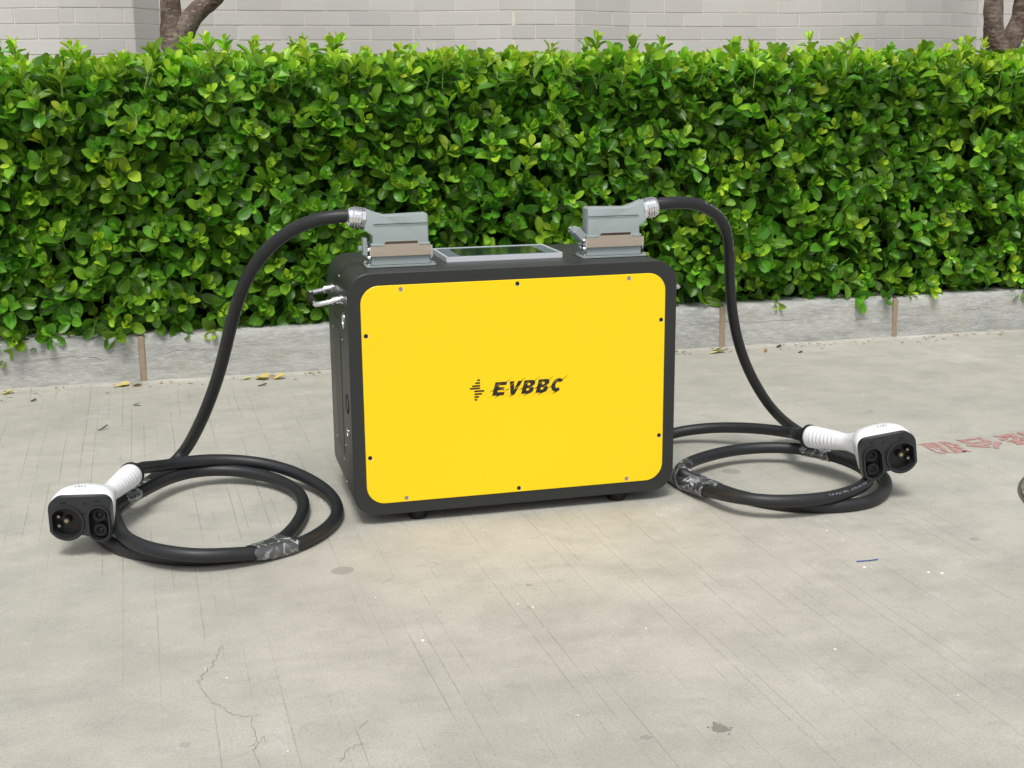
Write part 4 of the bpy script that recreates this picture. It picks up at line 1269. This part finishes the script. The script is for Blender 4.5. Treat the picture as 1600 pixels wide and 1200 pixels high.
def charging_cable(name_label, origin, path, plugM, collar_w, mirror, wraps, gland_dir, hood_c, prints):
    th = thing("charging_cable", origin, name_label, "charging cable", "charging cables plugged into the power unit")
    IV = Matrix.Translation(-Vector(origin)); PINV[th.name] = IV
    Cl, hd = make_plug(th, plugM, collar_w, mirror)
    F = Matrix.Scale(-1, 4, (1, 0, 0)) if mirror else Matrix.Identity(4)
    hdw = (plugM @ F).to_3x3() @ hd; hdw.normalize()
    P = [Vector(p) for p in path]
    P = P[:-1] + [Vector(collar_w) + hdw * .04, Vector(collar_w) + hdw * .012]
    # drop points that crowd the plug end
    while (P[-3] - P[-2]).length < .03: P.pop(-3)
    Q = smooth_path(catmull(P, 10), 14)
    q = MB(); q.tube(Q, [CR * rad_at(i / 10.0, mirror) for i in range(len(Q))], 22); q.xform(IV); q.obj("cable_sheath", M_cable, th, angle=60)
    for k, (ce, hf, fa, fb) in enumerate(wraps):
        w = stadium_wrap(Q, ce, hf, fa, fb, k + 3); w.xform(IV); w.obj("film_wrap", M_tape, th, angle=70, recalc=False)
    for k, (a, b, upv) in enumerate(prints):
        w = cable_print(Q, a, b, k + 40, th, Vector(upv)); w.xform(IV); w.obj("jacket_print", M_print, th, smooth=False, recalc=False)
    # hood: cast grey housing with side entry; local frame: +x towards the hood's blunt end
    s = 1 if gland_dir < 0 else -1
    HM = IV @ Matrix.Translation((hood_c[0], hood_c[1], ZT))
    sil = [(.0565, .0415), (.0565, .0450), (.0555, .0460), (.0555, .0975), (.0525, .1010), (-.028, .0990), (-.050, .1060), (-.0640, .1125), (-.0690, .0715), (-.0545, .0600), (-.0545, .0460), (-.0565, .0450), (-.0565, .0415)]
    def ybev(lst, y, ins): return [(p[0], p[1]) for p in lst]
    m = MB()
    cx_ = sum(p[0] for p in sil) / len(sil); cz_ = sum(p[1] for p in sil) / len(sil)
    def inset(f): return [((p[0] - cx_) * (1 - f / .055) + cx_, (p[1] - cz_) * (1 - f / .03) + cz_) for p in sil]
    def sil_ring(y, f, topin):
        r_ = []
        for (x, z_), (x2, z2) in zip(inset(f), sil):
            r_.append((s * x, y, z_))
        return r_
    W_ = .0205
    def taper(y, f):
        # upper part (above the parting line) leans inwards a little
        out_ = []
        for (x, z_), (xo, zo) in zip(inset(f), sil):
            k = max(0, (zo - .083) / .02) * .0035
            out_.append((s * x, y * (1 - k / W_), z_))
        return out_
    m.loft([taper(-W_, .0022), taper(-W_ + .0012, .0006), taper(-W_ + .003, 0), taper(W_ - .003, 0), taper(W_ - .0012, .0006), taper(W_, .0022)])
    m.xform(HM); hood = m.obj("connector_hood", M_grey, th, angle=28)
    # parting line groove and side web
    m = MB()
    for yy in (-W_ - .0003, W_ - .0005):
        x0, x1 = sorted((s * -.052, s * .0552)); m.box(x0, x1, yy, yy + .0008, .0822, .0834)
    m.xform(HM); m.obj("parting_line", M_rubber, hood, smooth=False)
    m = MB(); m.bevbox(-.0580, .0580, -.0222, .0222, .0400, .0450, .0008); m.xform(HM); m.obj("hood_rim", M_grey, hood, smooth=False)
    # chrome gland: hexagon nut, threaded rings, dome nut
    ax = Vector((-s * math.cos(R(9)), 0, math.sin(R(9))))
    g0 = Vector((-s * .0650, 0, .0925))
    def gl(rs, name, mat, seg=28, hexa=False):
        m = MB(); m.tube([g0 + ax * d_ for d_, _ in rs], [r_ for _, r_ in rs], seg); m.xform(HM); return m
    m = gl([(0, .0185), (.001, .0208), (.008, .0208), (.0085, .0190)], '', None, 8); gland = m.obj("cable_gland", M_chrome, th, angle=25)
    prof = [(.0085, .0190)]
    d_ = .0095
    for k in range(3):
        prof += [(d_, .0192), (d_ + .0006, .0212), (d_ + .0042, .0212), (d_ + .0050, .0194)]; d_ += .0056
    prof += [(d_ + .001, .0195), (d_ + .006, .0180), (d_ + .009, .0130)]
    m = gl(prof, '', None, 32); m.obj("gland_nut", M_chrome, gland, angle=30)
    return th, Q

# left cable
aL = R(-12)
ML = Matrix.Translation((-.8361, -.0305, .0746)) @ Matrix.Rotation(aL, 4, 'Z') @ Matrix.Scale(.92, 4)
SUB = 10
charging_cable("left charging cable coiled on the ground with its white plug in front of the hedge", (-.60, .15, 0), [(-.299, .0985, .5975)] + CABLE_LEFT[1:], ML, (-.7507, .188, .088), False,
               [((-.745, .27), .085, (115, 150), (255, 300)), ((-.497, -.128), .040, (325, 380), (180, 225))], -1, (-.2122, .0985), [(60, 66, (-.9, -.6, .3)), (96, 104, (.2, -.9, .3))])
# right cable
MR = Matrix.Translation((.7425, -.1456, .0985)) @ Matrix.Rotation(R(-7), 4, 'Z') @ Matrix.Rotation(R(-8.5), 4, 'Y') @ Matrix.Scale(.95, 4)
charging_cable("right charging cable coiled beside the yellow unit with its white plug facing the red lettering", (.60, .10, 0), [(.3115, .102, .5985)] + CABLE_RIGHT[1:], MR, (.6815, .0803, .085), True,
               [((.36, .03), .070, (350, 410), (205, 250)), ((.715, .11), .034, (265, 310), (115, 150))], 1, (.2250, .1020), [(26, 52, (0, -.8, .6)), (318, 336, (0, -.75, .65))])

# ================================================================= SMALL THINGS ON THE GROUND
M_dry = {}
def mat_dry(name, c1, c2):
    t = NT(name); n1 = t.noise(60, 4, .6, t.obj())
    t.l(t.mix(n1, c1, c2), t.bsdf.inputs["Base Color"]); t.set(Roughness=.6)
    return t.m
M_dry['yellow'] = mat_dry("dry_yellow_leaf", srgb(176, 158, 74), srgb(206, 192, 120))
M_dry['brown'] = mat_dry("dry_brown_leaf", srgb(120, 92, 56), srgb(160, 130, 84))
M_dry['dark'] = mat_dry("dark_scrap", srgb(52, 46, 38), srgb(84, 74, 58))
M_dry['green'] = mat_dry("pale_green_leaf", srgb(176, 184, 110), srgb(204, 208, 150))
def fallen(x, y, L, mat, seed, label, wid=1.0, rot=None):
    L *= .8
    r_ = random.Random(seed)
    V, UV, F = leaf_geo(r_.uniform(.3, .9), r_.uniform(-.35, -.1), r_.uniform(-.6, .6), wid, 1.0)
    m = MB(); a = r_.uniform(0, 6.28) if rot is None else rot
    Rz = Matrix.Rotation(a, 4, 'Z')
    zmin = min(v[2] for v in V)
    vs = [Rz @ Vector((v[0] * L - L / 2, v[1] * L, (v[2] - zmin) * L + .0008)) for v in V]
    th_ = [v + Vector((0, 0, .0007)) for v in vs]
    n_ = len(vs)
    fs = [tuple(f) for f in F]
    rim = []
    m.add(vs + th_, [tuple(reversed(f)) for f in fs] + [tuple(i + n_ for i in f) for f in fs])
    o = m.obj("fallen_leaf", mat, None, recalc=False, angle=60); o.location = (x, y, 0)
    return tag(o, label, "leaf", "fallen leaves along the kerb")
fallen(-.817, 1.400, .050, M_dry['yellow'], 1, "curled yellow fallen leaf below the left wooden joint strip", 1.1, .2)
fallen(-.775, 1.385, .034, M_dry['brown'], 2, "small brown fallen leaf just right of the left wooden joint strip", .8, -.3)
fallen(-1.128, 1.395, .040, M_dry['yellow'], 3, "yellow fallen leaf at the kerb foot at the left edge of the picture", 1, .4)
fallen(-.771, 1.148, .030, M_dry['green'], 4, "small pale leaf lying alone on the paving in front of the left kerb joint", .9, -.6)
fallen(-.420, 1.372, .052, M_dry['yellow'], 5, "larger curled yellow leaf at the kerb foot between the cable and the unit", 1.3, -.5)
fallen(-.464, 1.385, .030, M_dry['green'], 6, "small yellow leaf just left of the larger curled one by the kerb", .9, .1)
fallen(-.372, 1.365, .045, M_dry['yellow'], 7, "flat yellow leaf at the kerb foot nearest the unit's left side", 1.2, .15)
fallen(1.010, 1.340, .072, M_dry['green'], 8, "long pale green leaf on the paving below the kerb beside the right cable", .7, .1)
fallen(1.022, 1.372, .045, M_dry['yellow'], 9, "thin yellow leaf against the kerb behind the long pale leaf", .6, -.1)
fallen(1.162, 1.311, .028, M_dry['brown'], 10, "small orange brown leaf on the paving right of the right cable", .8, .8)
fallen(-1.048, 1.28, .022, M_dry['dark'], 11, "tiny dark leaf scrap on the paving near the left edge", .8, .1)
fallen(1.235, 1.365, .030, M_dry['dark'], 12, "small dark leaf scrap at the foot of the kerb right of the cable", .8, .4)
fallen(1.262, 1.267, .022, M_dry['dark'], 13, "tiny dark scrap on the paving right of the right cable", .8, .2)
fallen(-.425, 1.290, .034, M_dry['dark'], 14, "dark curled leaf scrap on the paving behind the left upright cable", .5, .1)
fallen(-.846, .908, .034, M_dry['dark'], 15, "dark splinter on a pale patch above the left plug", .35, .45)
# tiny crumbs of dry leaf and mortar gathered at the kerb foot
m = MB()
for i in range(260):
    x = rng.uniform(-1.6, 2.6); y = kerb_pt(x).y - .012 - abs(rng.gauss(0, .035)); L = rng.uniform(.002, .008); a = rng.uniform(0, 6.28); w = L * rng.uniform(.2, .6)
    ca, sa_ = math.cos(a), math.sin(a); z = .0012 if kerb_pt(x).y - y > .035 else .0055
    P4 = [(x + ca * u - sa_ * v, y + sa_ * u + ca * v) for u, v in ((-L, 0), (0, -w), (L, 0), (0, w))]
    hs = [z, z + rng.uniform(0, .002), z + rng.uniform(0, .002), z]
    m.add([(p[0], p[1], h) for p, h in zip(P4, hs)] + [(p[0], p[1], h - .0008) for p, h in zip(P4, hs)], [(0, 1, 2, 3), (7, 6, 5, 4), (0, 4, 5, 1), (1, 5, 6, 2), (2, 6, 7, 3), (3, 7, 4, 0)])
co = m.obj("litter", M_dry['brown'], None, smooth=False); tag(co, "tiny dry crumbs gathered along the foot of the kerb", "litter", None, 'stuff')
# blue plastic thread on the concrete
m = MB(); m.tube([(-.020, .003, .0016), (-.007, .001, .0018), (.006, -.001, .0016), (.022, -.0015, .0022)], .0011, 6)
o = m.obj("plastic_thread", simple("blue_plastic", srgb(74, 92, 150), .5)); o.location = (.534, -.4325, 0)
o.rotation_euler = (0, 0, R(4))
tag(o, "short thin blue plastic thread lying on the concrete", "thread")
# pale chips of mortar scattered about
M_chip = simple("white_chip", srgb(232, 230, 222), .7)
m = MB()
spots = [(.5148, -.457), (.528, -.4585), (.61, -.51), (.63, -.52), (-.345, -.36), (-.12, -.45), (-.10, -.47), (.05, -.60), (.30, -.75), (1.06, .02), (1.075, .018), (.40, -.33), (-.63, -.56), (-.60, -.60), (-.30, -.55)]
for _ in range(36): spots.append((rng.uniform(-1.1, 1.6), rng.uniform(-1.1, 1.2)))
for i, (x, y) in enumerate(spots):
    r_ = rng.uniform(.0009, .0026) if i < 15 else rng.uniform(.0005, .0014)
    m.tube([(x, y, 0), (x, y, r_ * .5), (x + r_ * .3, y, r_ * .8)], [r_ * 1.3, r_, r_ * .3], 6)
co = m.obj("grit", M_chip, None, smooth=False); tag(co, "scattered tiny white chips on the concrete", "grit", None, 'stuff')
print("tris approx", sum(sum(len(p.vertices) - 2 for p in o.data.polygons) for o in bpy.data.objects if o.type == 'MESH' and o.name in ('foliage', 'inner_foliage', 'crown')), "leaves", len(recs))
